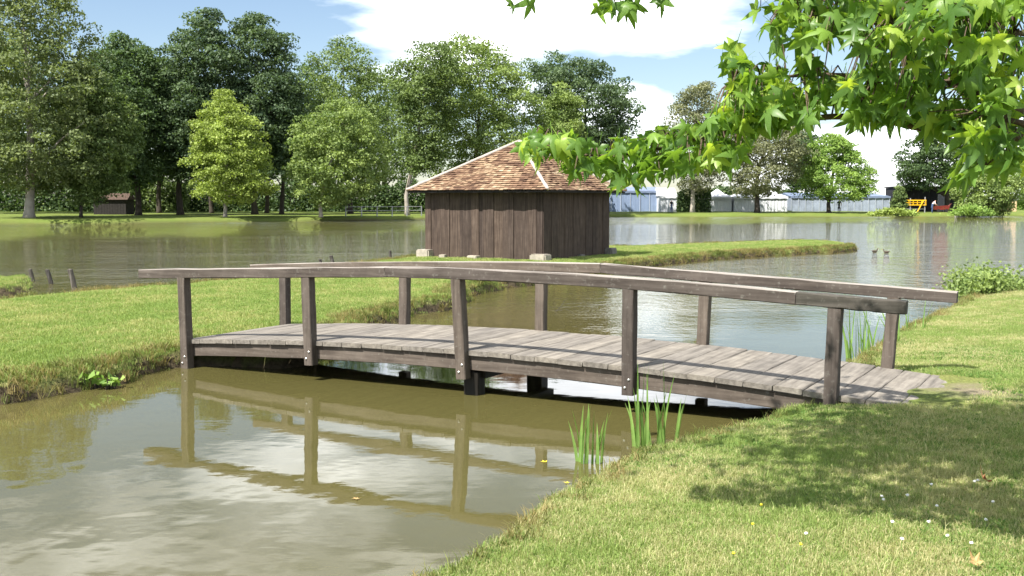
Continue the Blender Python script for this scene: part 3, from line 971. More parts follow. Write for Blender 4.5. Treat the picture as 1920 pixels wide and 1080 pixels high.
tree('dark_tree', 'dark tall tree directly behind the yellow-green tree', 'tree', 477, 116, [(33, 450, 505), (70, 425, 540), (130, 405, 565), (200, 410, 575), (280, 430, 570), (335, 440, 550)], 'lf_blue', 15, 13000, .36, 1.2, trunk_r=.3)
tree('dark_tree', 'dark low-branched tree with trunk seen left of the dim shed gap', 'tree', 300, 126, [(120, 250, 330), (190, 225, 370), (270, 225, 380), (330, 240, 360)], 'lf_dark', 16, 8000, .4, 1.3, trunk_r=.28)
tree('background_tree', 'shaded tree behind the pale trunk at the far left', 'tree', -20, 125, [(60, -80, 40), (150, -140, 130), (260, -140, 170), (340, -120, 160)], 'lf_dark', 17, 9000, .42, 1.5, trunk_r=.35)
tree('background_tree', 'shaded tree filling the gap behind the two dark trees', 'tree', 190, 128, [(110, 150, 260), (200, 120, 300), (290, 120, 300), (350, 140, 280)], 'lf_dark', 18, 8000, .42, 1.5, trunk_r=.3)
tree('yellow_tree', 'small conical yellow-green tree on the far bank', 'tree', 421, 104, [(163, 408, 424), (190, 392, 445), (225, 370, 482), (275, 352, 500), (325, 350, 514), (362, 366, 506), (382, 400, 468)], 'lf_yellow', 19, 12000, .27, .85, 'pale_bark', .17)
tree('airy_tree', 'tall thin-crowned tree between the dark trees and the light one', 'tree', 655, 124, [(72, 632, 648), (100, 595, 700), (145, 560, 728), (200, 545, 745), (260, 555, 735), (320, 575, 720)], 'lf_mid', 20, 7500, .34, 1.15, trunk_r=.28)
tree('silver_tree', 'broad mid-height tree with greyish leaves in front of the airy tree', 'tree', 600, 106, [(192, 610, 660), (220, 565, 705), (262, 542, 725), (315, 535, 732), (352, 548, 722), (382, 575, 660)], 'lf_light', 21, 12000, .29, .95, 'pale_bark', .17)
tree('airy_tree', 'open-crowned tree with pale trunk left of the hut roof', 'tree', 764, 116, [(85, 770, 850), (110, 740, 860), (155, 728, 870), (205, 735, 860), (265, 742, 840), (325, 755, 835)], 'lf_mid', 22, 8500, .32, 1.05, 'pale_bark', .22)
tree('broad_tree', 'tall light green tree right behind the hut roof', 'tree', 885, 124, [(72, 840, 900), (92, 810, 960), (140, 800, 1000), (200, 790, 1012), (265, 800, 1012), (330, 800, 990), (365, 830, 960)], 'lf_light', 23, 15000, .34, 1.15, trunk_r=.32)
tree('dark_tree', 'dark spreading tree standing right of the hut roof peak', 'tree', 1095, 134, [(106, 985, 1060), (128, 978, 1150), (170, 985, 1190), (210, 1000, 1206), (250, 1010, 1192), (295, 1030, 1150), (345, 1050, 1120)], 'lf_blue', 24, 13000, .38, 1.25, trunk_r=.34)
tree('light_tree', 'small light green tree between the hut roof and dark spreading tree', 'tree', 1050, 126, [(160, 1038, 1062), (195, 1012, 1092), (250, 1000, 1100), (320, 1008, 1092), (360, 1020, 1070)], 'lf_light', 25, 6000, .33, 1.0, trunk_r=.2)
tree('grey_willow', 'tall grey-green willow behind the clipped hedge by the tents', 'tree', 1297, 141, [(158, 1298, 1345), (185, 1262, 1352), (232, 1250, 1365), (292, 1240, 1372), (335, 1252, 1352), (365, 1275, 1322)], 'lf_grey', 26, 7000, .33, 1.05, 'pale_bark', .28)
tree('grey_willow', 'wide olive-grey willow in front of the small peaked tents', 'tree', 1418, 140, [(212, 1435, 1498), (250, 1375, 1516), (300, 1335, 1524), (338, 1338, 1505), (368, 1385, 1452)], 'lf_grey', 27, 9500, .33, 1.05, 'bark', .34)
tree('round_tree', 'bright green round tree in front of the clear-sided marquee', 'tree', 1553, 140, [(256, 1540, 1575), (282, 1514, 1610), (312, 1500, 1626), (342, 1490, 1648), (362, 1495, 1652), (374, 1530, 1610)], 'lf_bright', 28, 9500, .31, .95, trunk_r=.26)
tree('dark_tree', 'dark tree standing over the black shed on the right', 'tree', 1778, 146, [(222, 1740, 1800), (252, 1705, 1830), (300, 1685, 1842), (332, 1670, 1832), (352, 1700, 1810)], 'lf_dark', 29, 9500, .36, 1.1, trunk_r=.32)
tree('background_tree', 'shaded tree between the olive-grey willow and the round tree', 'tree', 1510, 156, [(255, 1490, 1530), (300, 1475, 1540), (360, 1480, 1540)], 'lf_dark', 30, 4000, .4, 1.2, trunk_r=.25)
tree('low_tree', 'low spreading tree with branches to the water at the right', 'tree', 1852, 133, [(292, 1845, 1885), (328, 1805, 1912), (365, 1788, 1915), (392, 1792, 1895), (402, 1815, 1880)], 'lf_light', 31, 9500, .3, .95, trunk_r=.2)
tree('background_tree', 'pale leafy tree at the right edge behind the wooden panel', 'tree', 1935, 165, [(310, 1910, 1970), (350, 1895, 1980), (395, 1900, 1975)], 'lf_bright', 32, 4500, .36, 1.1, trunk_r=.22)
tree('small_bush', 'small upright bush at the left end of the black shed', 'bush', 1685, 137, [(352, 1680, 1694), (370, 1674, 1700), (393, 1672, 1698)], 'lf_mid', 33, 2200, .26, .5, trunk_r=.08)
tree('background_tree', 'hazy green tree far behind, between the two airy trees', 'tree', 720, 150, [(135, 690, 760), (190, 655, 800), (260, 650, 810), (340, 660, 800)], 'lf_mid', 91, 5000, .42, 1.4, trunk_r=.3)
tree('background_tree', 'dark green tree far behind the broad silver-leaved tree', 'tree', 575, 146, [(130, 540, 610), (190, 510, 660), (270, 510, 670), (345, 520, 650)], 'lf_dark', 92, 5000, .42, 1.4, trunk_r=.3)
for (bx_, dd, lab) in ((530, 120, 'bare dark trunk right of the yellow-green tree'), (500, 128, 'thin shaded stem behind the yellow-green tree'), (395, 125, 'shaded stem left of the yellow-green tree')):
    tree('shade_tree', lab, 'tree', bx_, dd, [(180, bx_ - 25, bx_ + 25), (240, bx_ - 40, bx_ + 40), (320, bx_ - 35, bx_ + 35)], 'lf_dark', 34 + bx_, 3500, .4, 1.2, trunk_r=.24)

def hedge(name, label, px0, px1, ytop, d, depth, mat, seed, n, leaf=.3, group=None):
    rl = np.random.default_rng(seed)
    a, b = D(px0, ytop, d), D(px1, ytop, d)
    root = thing(name, label, 'hedge', ((a.x + b.x) / 2, d, .4), 0, group)
    w, h = b.x - a.x, a.z - .4
    P = np.stack([rl.uniform(-w/2, w/2, n), depth * (rl.random(n) ** 1.6) - depth * .1, rl.uniform(0, 1, n) * h], 1)
    P[:, 2] *= 1 + .10 * np.sin(P[:, 0] * 1.1 + seed) + .05 * np.sin(P[:, 0] * 3.7)
    leaf_object('foliage', root, P, leaf, np.array([0, -.5, .5]), rl.random(n), M[mat], seed)
    mb = MB()
    k = max(2, int(w / 2.5))
    for i in range(k):
        x = -w/2 + w * (i + .5) / k
        mb.tube([(x, depth*.4, 0), (x + .1, depth*.4, h * .5), (x - .1, depth*.4, h*.85)], [.07, .05, .02], 5)
    tag(mb.build('stems', M['bark'], root), kind='stuff')
    return root
hedge('clipped_hedge', 'dark clipped hedge between the blue marquee and peaked tents', 1272, 1334, 354, 143, 2.5, 'lf_dark', 70, 5000, .28)
hedge('tall_hedge', 'dark hedge behind the row of peaked white tents', 1322, 1500, 352, 157, 3, 'lf_dark', 75, 6000, .4)
hedge('tall_hedge', 'light green hedge seen between dark trunks on the left', 242, 350, 338, 138, 3, 'lf_mid', 71, 5000, .42)
hedge('tall_hedge', 'dark hedge behind the pale trunk and the dim shed', -120, 240, 342, 139, 3, 'lf_dark', 76, 11000, .42)
hedge('tall_hedge', 'dark hedge under the trees behind the yellow-green tree', 352, 600, 345, 140, 3, 'lf_dark', 72, 9000, .42)
hedge('tall_hedge', 'dark hedge left of the hut under the pale-trunked tree', 600, 830, 343, 138, 3, 'lf_dark', 73, 8000, .40)
hedge('tall_hedge', 'dark hedge hidden mostly behind the hut', 830, 1140, 348, 146, 3, 'lf_dark', 74, 7000, .42)

# ------------------------------------------------------------------ far side: tents, sheds, people
def marquee(name, label, px0, px1, yeave, ytop, d, depth, wall, roofm, bays, seed=0, gable=False, skew=0.0, group=None):
    a, b = D(px0, yeave, d), D(px1, yeave, d)
    ez, tz = a.z, D(px0, ytop, d).z
    w = b.x - a.x
    root = thing(name, label, 'tent', ((a.x + b.x) / 2, d, .42), 0, group)
    ez -= .42; tz -= .42
    for i in range(bays):
        x0, x1 = -w/2 + w * i / bays, -w/2 + w * (i + 1) / bays
        # each wall sheet hangs in shallow folds
        nf = 8
        vs_, fs_ = [], []
        for k in range(nf * 2 + 1):
            x = x0 + .03 + (x1 - x0 - .06) * k / (nf * 2)
            y = .05 * (1 if k % 2 else -.2) * (1 + .3 * math.sin(k + seed + i))
            vs_ += [(x, y, 0), (x, y * .5, ez - .02)]
        for k in range(nf * 2):
            fs_.append((2*k, 2*k+2, 2*k+3, 2*k+1))
        ob('wall_sheet', mesh_from('wall_sheet', vs_, fs_), M[wall], root)
    for i in range(bays + 1):
        mb = MB(); x = -w/2 + w * i / bays
        mb.box(x - .025, x + .025, -.08, -.02, 0, ez)
        mb.build('upright', M['frame_white'], root)
    mb = MB()
    mb.box(-w/2, -w/2 + .04, .06, depth, 0, ez); mb.box(w/2 - .04, w/2, .06, depth, 0, ez); mb.box(-w/2, w/2, depth, depth + .04, 0, ez)
    mb.build('back_wall', M[wall], root)
    mb = MB(); o_ = .12
    if gable:
        mb.add([(-w/2-o_, -o_, ez), (w/2+o_, -o_, ez), (w/2+o_, depth+o_, ez), (-w/2-o_, depth+o_, ez), (-.1, depth*.45, tz), (.1, depth*.45, tz),
                (-w*.22, depth*.2, ez + (tz-ez)*.42), (w*.22, depth*.2, ez + (tz-ez)*.42), (-w*.22, depth*.75, ez + (tz-ez)*.42), (w*.22, depth*.75, ez + (tz-ez)*.42)],
               [(0, 1, 7, 6), (6, 7, 5, 4), (1, 2, 9, 7), (7, 9, 5), (2, 3, 8, 9), (9, 8, 4, 5), (3, 0, 6, 8), (8, 6, 4)])
    else:
        mb.add([(-w/2-o_, -o_, ez), (w/2+o_, -o_, ez), (w/2+o_-skew, depth*.5, tz), (-w/2-o_, depth*.5, tz), (w/2+o_, depth+o_, ez), (-w/2-o_, depth+o_, ez)],
               [(0, 1, 2, 3), (3, 2, 4, 5), (1, 4, 2), (0, 3, 5)])
    mb.build('roof', M[roofm], root)
    mb = MB()
    n = max(6, int(w / .5))
    vs_, fs_ = [], []
    for k in range(n + 1):
        x = -w/2 - o_ + (w + 2*o_) * k / n
        vs_ += [(x, -o_ - .01, ez + .03), (x, -o_ - .02, ez - .22 - .06 * (k % 2))]
    for k in range(n): fs_.append((2*k+1, 2*k+3, 2*k+2, 2*k))
    mb.add(vs_, fs_)
    mb.build('valance', M[roofm], root)
    return root
marquee('marquee', 'long blue-grey marquee directly right of the hut', 1110, 1236, 358, 350, 148, 9, 'blue_canvas', 'blue_roof', 7, 1)
marquee('white_tent', 'bright white tent at the right end of the blue marquee', 1237, 1269, 368, 352, 145, 6, 'white_canvas', 'white_canvas', 2, 2)
marquee('peaked_tent', 'white peaked tent just right of the clipped hedge', 1326, 1372, 369, 354, 149, 4, 'white_canvas', 'white_canvas', 1, 3, True)
marquee('peaked_tent', 'white peaked tent behind the olive-grey willow trunk', 1376, 1422, 369, 354, 149, 4, 'white_canvas', 'white_canvas', 1, 4, True)
marquee('peaked_tent', 'white peaked tent right of the olive-grey willow trunk', 1425, 1476, 369, 354, 149, 4, 'white_canvas', 'white_canvas', 1, 5, True)
marquee('clear_marquee', 'long clear-sided marquee behind the round bright tree', 1484, 1668, 368, 361, 151, 8, 'clear_sheet', 'blue_roof', 14, 6, skew=1.5)

# black shed, right
a, b = D(1684, 350, 150), D(1806, 350, 150)
sh = thing('black_shed', 'black flat-roofed shed under the dark tree on the right', 'shed', ((a.x+b.x)/2, 150, .42))
w, h = b.x - a.x, a.z - .42
nb = 18
for i in range(nb):
    mb = MB(); x = -w/2 + w*i/nb
    mb.box(x + .01, x + w/nb - .01, -.02 - .02*(i % 2), .02, 0, h - .1)
    if i not in (11, 12): mb.build('cladding_board', M['black_cladding'], sh)
mb = MB(); mb.box(-w/2 + .02, w/2 - .02, .03, 5, 0, h - .12); mb.build('wall_core', M['black_cladding'], sh)
mb = MB(); mb.box(-w/2 - .15, w/2 + .15, -.4, 5.2, h - .1, h + .06); mb.build('roof', M['black_cladding'], sh)
x = -w/2 + w*11/nb
mb = MB(); mb.box(x + .05, x + .85, -.03, .02, .1, 2.3); dr = mb.build('door', M['glass_dark'], sh)
mb = MB(); mb.box(x, x + .06, -.06, .02, 0, 2.4); mb.box(x + .84, x + .92, -.06, .02, 0, 2.4); mb.box(x + .06, x + .84, -.06, .02, 2.3, 2.4); mb.build('door_frame', M['grey_metal'], dr)

# yellow lattice trailer by the shed
a, b = D(1688, 372, 141), D(1737, 372, 141)
w = b.x - a.x
yt = thing('yellow_trailer', 'yellow metal lattice-sided trailer parked in front of the black shed', 'trailer', ((a.x+b.x)/2, 141, .45))
mb = MB(); mb.box(-w/2, w/2, -.06, .04, 1.50, 1.64); mb.build('top_rail', M['yellow_paint'], yt)
mb = MB(); mb.box(-w/2, w/2, -.06, .04, .92, 1.03); mb.build('bottom_rail', M['yellow_paint'], yt)
for i in range(7):
    mb = MB(); x = -w/2 + .06 + (w - .12) * i / 6
    mb.box(x - .045, x + .045, -.03, .03, 1.03, 1.50); mb.build('lattice_bar', M['yellow_paint'], yt)
mb = MB(); mb.box(-w/2, w/2, -.03, .03, 1.24, 1.31); mb.build('middle_rail', M['yellow_paint'], yt)
mb = MB(); mb.tube([(w*.38, -.09, 1.5), (w*.16, -.12, .12)], [.07, .07], 6); mb.build('prop', M['yellow_paint'], yt)
for x, hh in ((-w*.1, 1.85), (w*.46, 2.0)):
    mb = MB(); mb.box(x - .05, x + .05, .05, .15, 0, hh); mb.build('upright', M['grey_metal'], yt)
mb = MB(); mb.box(-w/2, w*.1, .2, 1.9, .40, .52); mb.box(w*.1, w/2, .2, 1.9, .40, .5); mb.build('bed', M['grey_metal'], yt)
for x in (-w*.25, w*.2):
    mb = MB(); mb.tube([(x, .12, .22), (x, .34, .22)], [.22, .22], 14); t_ = mb.build('wheel', M['tyre'], yt)
    mb = MB(); mb.tube([(x, .10, .22), (x, .13, .22)], [.11, .11], 10); mb.build('hub', M['grey_metal'], t_)

# red cart by the shed
rc = D(1766, 398, 143)
ct = thing('red_cart', 'low red cart beside the shed on the right', 'cart', (rc.x, 143, .45))
mb = MB()
mb.add([(-.95, -.35, .35), (.75, -.35, .35), (.75, .35, .35), (-.95, .35, .35), (-1.1, -.45, .78), (.9, -.45, .9), (.9, .45, .9), (-1.1, .45, .78)],
       [(0, 3, 2, 1), (0, 1, 5, 4), (1, 2, 6, 5), (2, 3, 7, 6), (3, 0, 4, 7)])
mb.build('body', M['red_paint'], ct)
for x in (-.6, .45):
    mb = MB(); mb.tube([(x, -.46, .22), (x, -.36, .22)], [.22, .22], 14); mb.build('wheel', M['tyre'], ct)
mb = MB(); mb.tube([(.8, 0, .85), (1.25, 0, 1.15)], [.035, .035], 6); mb.build('handle', M['red_paint'], ct)

# culvert stones at the water edge, wooden panel
cv = G(1795, 402, .25)
cu = thing('pipe_outlet', 'pale concrete outlet with two round pipes at the water edge', 'outlet', (cv.x, cv.y - 1.5, .05))
mb = MB(); mb.box(-.75, .5, 0, .5, -.3, .62); mb.build('headwall', M['concrete'], cu)
for x in (-.45, .12):
    mb = MB(); mb.tube([(x, -.06, .2), (x, .02, .2)], [.2, .2], 14); mb.build('pipe_mouth', M['tyre'], cu)
a, b = D(1872, 378, 152), D(1906, 378, 152)
pn = thing('board_fence', 'sandy wooden board fence behind the low spreading tree', 'fence', ((a.x+b.x)/2, 152, .4))
w = b.x - a.x; h = a.z - .4
for i in range(10):
    mb = MB(); x = -w/2 + w*i/10
    mb.box(x + .008, x + w/10 - .008, 0, .03 + .015*(i % 2), 0.03, h + .05*math.sin(i*2.1)); mb.build('plank', M['pale_wood'], pn)
for x in (-w/2, w/2):
    mb = MB(); mb.box(x - .06, x + .06, .05, .16, 0, h + .1); mb.build('post', M['pale_wood'], pn)

# dim shed under the trees on the left
a, b = D(188, 372, 118), D(248, 372, 118)
w = b.x - a.x
ds = thing('dim_shed', 'small dark shed with brown roof in tree shade on the left', 'shed', ((a.x+b.x)/2, 116, .42))
nb = 12
for i in range(nb):
    mb = MB(); x = -w/2 + w*i/nb
    mb.box(x + .01, x + w/nb - .01, -.02, .01 + .01*(i % 2), 0, 1.72); mb.build('board', M['dark_wood'], ds)
mb = MB(); mb.box(-w/2, w/2, .02, 2.5, 0, 1.7); mb.build('wall_core', M['dark_wood'], ds)
mb = MB(); o_ = .25
mb.add([(-w/2-o_, -o_, 1.68), (w/2+o_, -o_, 1.68), (w/2+o_-.1, 1.25, 2.35), (-w/2-o_+.1, 1.25, 2.35), (w/2+o_, 2.5+o_, 1.68), (-w/2-o_, 2.5+o_, 1.68)], [(0, 1, 2, 3), (3, 2, 4, 5), (1, 4, 2), (0, 3, 5), (0, 5, 4, 1)])
mb.build('roof', M['brown_roof'], ds)

# pale rail fence on the left far bank, near the hut
a, b = D(648, 388, 110), D(790, 388, 116)
rf = thing('rail_fence', 'thin pale rail fence on the far bank left of the hut', 'fence', (a.x, a.y, .42), math.atan2(b.y - a.y, b.x - a.x))
w = math.hypot(b.x - a.x, b.y - a.y)
for i in range(6):
    x = w * i / 5
    mb = MB(); mb.box(x - .04, x + .04, -.06, .04, -.1, 1.02); mb.build('post', M['grey_metal'], rf)
for z in (.55, .95):
    mb = MB(); mb.tube([(w*k/12, 0, z) for k in range(13)], [.028]*13, 6); mb.build('rail', M['grey_metal'], rf)

def person(label, x, y, z, rz, joints, radii, edges, top, legs, scale=1.0, split=.92):
    """one continuous skinned body; clothes and skin by zone"""
    me = bpy.data.meshes.new('person')
    me.from_pydata([tuple(j) for j in joints], edges, [])
    tmp = bpy.data.objects.new('person', me)
    COL.objects.link(tmp)
    sk = tmp.modifiers.new('s', 'SKIN')
    for i, r in enumerate(radii):
        me.skin_vertices[0].data[i].radius = (r, r)
    me.skin_vertices[0].data[0].use_root = True
    ss = tmp.modifiers.new('d', 'SUBSURF'); ss.levels = 1; ss.render_levels = 1
    dg = bpy.context.evaluated_depsgraph_get()
    ev = bpy.data.meshes.new_from_object(tmp.evaluated_get(dg))
    bpy.data.objects.remove(tmp)
    ev.name = 'person'
    for m in (M[top], M[legs], M['skin'], M['hair']): ev.materials.append(m)
    J = [Vector(j) for j in joints]
    zone = PERSON_ZONE
    for p in ev.polygons:
        p.use_smooth = True
        k = min(range(len(J)), key=lambda i: (J[i] - p.center).length / (radii[i] + .05))
        p.material_index = zone[k]
    hd = J[3]
    for p in ev.polygons:
        if (p.center - hd).length < .17 and p.center.z > hd.z + .02 and p.center.y > hd.y - .06: p.material_index = 3
    o = ob('person', ev, None, None, (x, y, z), (0, 0, rz), (scale,)*3)
    return tag(o, label, 'person')
# 0 pelvis 1 chest 2 neck 3 head 4,5 arm L 6 hand L 7,8 arm R 9 hand R 10 knee L 11 ankle L 12 toe L 13 knee R 14 ankle R 15 toe R
PERSON_ZONE = [1, 0, 2, 2, 0, 2, 2, 0, 2, 2, 1, 1, 3, 1, 1, 3]
E = [(0, 1), (1, 2), (2, 3), (1, 4), (4, 5), (5, 6), (1, 7), (7, 8), (8, 9), (0, 10), (10, 11), (11, 12), (0, 13), (13, 14), (14, 15)]
RD = [.15, .16, .06, .115, .06, .045, .04, .06, .045, .04, .085, .05, .04, .085, .05, .04]
bent = [(0, 0, .95), (.22, -.05, 1.32), (.36, -.06, 1.44), (.45, -.06, 1.55), (.30, -.24, 1.22), (.46, -.26, 1.0), (.62, -.2, .95), (.30, .16, 1.22), (.46, .18, 1.0), (.62, .12, .95),
        (.03, -.12, .5), (-.04, -.13, .08), (.12, -.14, .04), (.08, .12, .5), (.04, .13, .08), (.2, .14, .04)]
stand = [(0, 0, .96), (0, 0, 1.36), (0, 0, 1.52), (0, -.02, 1.65), (-.22, 0, 1.34), (-.27, .02, 1.08), (-.25, -.08, .86), (.22, 0, 1.34), (.27, .02, 1.08), (.25, -.08, .86),
         (-.1, 0, .5), (-.11, .02, .08), (-.12, -.14, .04), (.1, 0, .5), (.11, .02, .08), (.12, -.14, .04)]
p = D(1747, 400, 139)
person('person in pale shirt and jeans leaning forward near the yellow trailer', p.x, p.y, .44, 0, bent, RD, E, 'shirt', 'jeans')
p = D(1259, 400, 139)
person('person in dark clothes standing before the white tent', p.x, p.y, .44, 0.4, stand, RD, E, 'dark_cloth', 'jeans', .96)
p = D(1573, 400, 143)
person('person in dark clothes standing beside the round tree trunk', p.x, p.y, .44, -.3, stand, RD, E, 'dark_cloth', 'dark_cloth')

# ------------------------------------------------------------------ small things in and by the water
def stake(label, px, pyb, pyt, lean, r):
    b = G(px, pyb, 0); h = (pyb - pyt) / F * b.y
    mb = MB()
    mb.tube([(-lean*-.3, 0, -.6), (0, 0, 0), (-lean*h*.5, .01, h*.5), (-lean*h, 0, h*.96), (-lean*h, 0, h)], [r*1.1, r, r*.98, r*.95, r*.7], 9)
    return tag(mb.build('wooden_stake', M['stake'], loc=(b.x, b.y, 0)), label, 'stake', 'stakes standing in the lake')
stake('dark leaning stake in the water, nearest the left bank', 62, 527, 504, .22, .05)
stake('dark leaning stake in the water between two others', 96, 532, 505, .25, .055)
stake('pale-topped stake, tallest and nearest of the three on the left', 141, 546, 504, .2, .06)
stake('tiny dark stake above the handrail, leaning left', 624, 493, 479, .25, .06)
stake('tiny dark stub left of another stub above the handrail', 601, 494, 486, .1, .05)
stake('tiny dark stub in the water just left of the hut', 732, 482, 470, .05, .05)

def mat_reed():
    t = NT('reed_leaf')
    v = t.objcoord((1, 1, 1))
    c = t.ramp(t.noise(v, 4, 3), [(0.3, (0.10, 0.20, 0.045)), (0.7, (0.26, 0.40, 0.11))])
    p = t.principled(c, 0.4, None, 0.4)
    tr = t.n('ShaderNodeBsdfTranslucent'); t.l(t.mix(1.0, c, (1.3, 1.4, .6), 'MULTIPLY'), tr.inputs['Color'])
    mx = t.n('ShaderNodeMixShader'); mx.inputs['Fac'].default_value = .35
    t.l(p.outputs['BSDF'], mx.inputs[1]); t.l(tr.outputs['BSDF'], mx.inputs[2]); t.l(mx.outputs['Shader'], t.out.inputs['Surface'])
    return t.m
M['reed'] = mat_reed()
def reeds(label, px, py, z, n, hmin, hmax, spread, w, seed):
    rr = random.Random(seed)
    b = G(px, py, z)
    root = thing('reed_clump', label, 'reeds', (b.x, b.y, z))
    for i in range(n):
        h = rr.uniform(hmin, hmax)
        x0, y0 = rr.uniform(-spread, spread), rr.uniform(-spread * .5, spread * .5)
        ln = rr.gauss(0, .13) + x0 * .5
        ly = rr.gauss(0, .08)
        a = rr.uniform(-.8, .8)
        ww = w * rr.uniform(.7, 1.2)
        vs_, fs_ = [], []
        for k in range(8):
            q = k / 7
            c = Vector((ln * h * q ** 1.8, ly * h * q ** 2, h * q * (1 - .08 * abs(ln) * q)))
            hw = ww / 2 * (1 - q ** 2.4) + .0006
            sx = Vector((math.cos(a + q * .4), math.sin(a + q * .4), 0)) * hw
            nz = Vector((-math.sin(a), math.cos(a), 0)) * hw * .35
            vs_ += [c - sx, c + nz, c + sx]
        for k in range(7):
            fs_ += [(3*k, 3*k+1, 3*k+4, 3*k+3), (3*k+1, 3*k+2, 3*k+5, 3*k+4)]
        ob('blade', mesh_from('blade', vs_, fs_, True), M['reed'], root, (x0, y0, -.12))
    return root
reeds('short clump of green reeds at the lawn edge, nearer the camera', 1106, 868, 0.0, 15, .42, .64, .10, .027, 5)
reeds('taller clump of green reeds in front of the bridge beam', 1228, 836, 0.0, 20, .45, .86, .18, .027, 8)
reeds('thin green reeds behind the bridge at its right end', 1636, 672, 0.0, 26, .4, .95, .36, .024, 9)
reeds('sparse reeds by the last far handrail post', 1690, 640, 0.05, 16, .35, .8, .28, .022, 12)

# weedy bush on the right bank
def weeds(name, label, px, py, z, w, h, mat, n, seed, leaf=.09, cat='bush', dep=.7):
    rl = np.random.default_rng(seed)
    b = G(px, py, z)
    root = thing(name, label, cat, (b.x, b.y, z))
    k = 26
    cc = np.stack([rl.uniform(-w/2, w/2, k), rl.uniform(-dep, dep, k), np.zeros(k)], 1)
    cc[:, 2] = h * (1 - (2 * cc[:, 0] / w) ** 2 * .7) * rl.uniform(.3, .85, k)
    wh = rl.integers(0, k, n)
    P = cc[wh] + rl.normal(size=(n, 3)) * np.array([.16, .16, .11]) * h / .5
    P[:, 2] = np.abs(P[:, 2])
    leaf_object('foliage', root, P, leaf, np.array([0, -.3, .6]), np.clip(rl.random(k)[wh] * .5 + rl.random(n) * .5, 0, 1), M[mat], seed)
    mb = MB()
    for c in cc: mb.tube([(c[0]*.8, c[1]*.8, -.1), tuple(c)], [.012, .004], 5)
    tag(mb.build('stems', M['bark'], root), kind='stuff')
    return root
weeds('weedy_bush', 'weedy light green bush on the right bank at the frame edge', 1858, 556, .15, 1.7, .52, 'lf_light', 3600, 81, .075)
weeds('reedy_scrub', 'low straw-green scrub at the water edge by the clear marquee', 1672, 404, .3, 5.5, .75, 'lf_yellow', 1800, 82, .25, dep=.8)
weeds('waterside_shrub', 'pale green shrub touching the water under the low tree', 1822, 404, .3, 4.6, 1.1, 'lf_bright', 2200, 83, .22, dep=.8)

# ducks resting off the tip of the island
def duck(label, px, py, rz, s):
    b = G(px, py, 0.0)
    root = thing('duck', label, 'duck', (b.x, b.y, 0), rz, 'ducks by the island tip')
    mb = MB()
    mb.tube([(-.26, 0, .13), (-.2, 0, .10), (-.08, 0, .07), (.08, 0, .07), (.17, 0, .10), (.2, 0, .17), (.215, 0, .24), (.24, 0, .265), (.29, 0, .25)],
            [.01, .045, .095, .095, .06, .035, .035, .04, .015], 10)
    o = mb.build('body', M['duck'], root, smooth=True)
    mb = MB(); mb.tube([(.28, 0, .25), (.345, 0, .238)], [.014, .010], 6); mb.build('beak', M['petal_yellow'], o)
    root.scale = (s, s, s)
duck('brown duck resting nearest the grassy tip of the island', 1640, 473, .3, .55)
duck('brown duck farther from the grassy tip of the island', 1662, 474, 2.6, .5)

# floating twig
tw = G(1052, 585, 0.0)
mb = MB()
mb.tube([(-.12, 0, -.02), (0, .03, .1), (.08, .2, .2), (.14, .35, .22)], [.005, .005, .003, .002], 5)
mb.tube([(-.12, .05, .02), (.1, -.12, .06), (.22, -.25, .0)], [.004, .003, .002], 5)
tag(mb.build('twig', M['stake'], loc=(tw.x, tw.y, 0)), 'pale forked twig sticking out of the water behind the bridge', 'twig')

# fallen leaves and lawn flowers
def near_z(x, y):
    o, V, sd = LANDS['near_bank']
    i = np.argmin((V[:, 0] - x) ** 2 + (V[:, 1] - y) ** 2)
    return float(V[i, 2])
def star_leaf(s=1.0, fold=.25, droop=.25, seed=0, long_=1.0):
    """five-lobed sweetgum leaf, stalk towards -y, blade towards +y: each lobe folded along its vein and bent back"""
    rr = random.Random(seed)
    V, Fc = [], []
    C0 = Vector((0, .2, 0))
    angs = [a + rr.uniform(-6, 6) for a in (-122, -64, 0, 64, 122)]
    lens = [l * rr.uniform(.9, 1.1) for l in (.50, .74, .86, .74, .50)]
    curl = [droop * rr.uniform(.3, 1.7) for _ in range(5)]
    V.append(C0)
    val = []
    for i in range(6):
        if i == 0: a = angs[0] - 38
        elif i == 5: a = angs[4] + 38
        else: a = (angs[i-1] + angs[i]) / 2
        r = .27 if 0 < i < 5 else .16
        val.append(len(V))
        V.append(C0 + Vector((math.sin(R(a)) * r, math.cos(R(a)) * r, -fold * .10)))
    for i in range(5):
        d = Vector((math.sin(R(angs[i])), math.cos(R(angs[i])), 0)); n_ = Vector((d.y, -d.x, 0))
        l = lens[i]
        def P(q, w):
            return C0 + d * l * q + n_ * w + Vector((0, 0, -curl[i] * (l * q) ** 2 * 1.3 - fold * abs(w) * .7))
        tw = rr.uniform(-.03, .03)
        k = len(V)
        V += [P(.32, 0) + Vector((0, 0, .01)), P(.42, -.155), P(.42, .155), P(.70, 0), P(.72, -.085 + tw), P(.72, .085 + tw), P(1.0, tw)]
        r0, sl, sr, r1, tl, tr_, tp = range(k, k + 7)
        Fc += [(0, val[i], sl, r0), (0, r0, sr, val[i + 1]), (r0, sl, tl, r1), (r0, r1, tr_, sr), (r1, tl, tp), (r1, tp, tr_)]
    st = len(V)
    V += [Vector((-.012, .2, -.004)), Vector((.012, .2, -.004)), Vector((.010, -.55, .08)), Vector((-.010, -.55, .08))]
    Fc.append((st, st + 1, st + 2, st + 3))
    return [(v * s * long_) for v in V], Fc
def small_leaf(name, label, px, py, s, mat, rot):
    p = G(px, py, .34); z = near_z(p.x, p.y) + .045
    p = G(px, py, z)
    v, f = star_leaf(s, .5, -.5, 3)
    o = ob(name, mesh_from(name, v, f), M[mat], None, (p.x, p.y, z), rot)
    return tag(o, label, 'leaf')
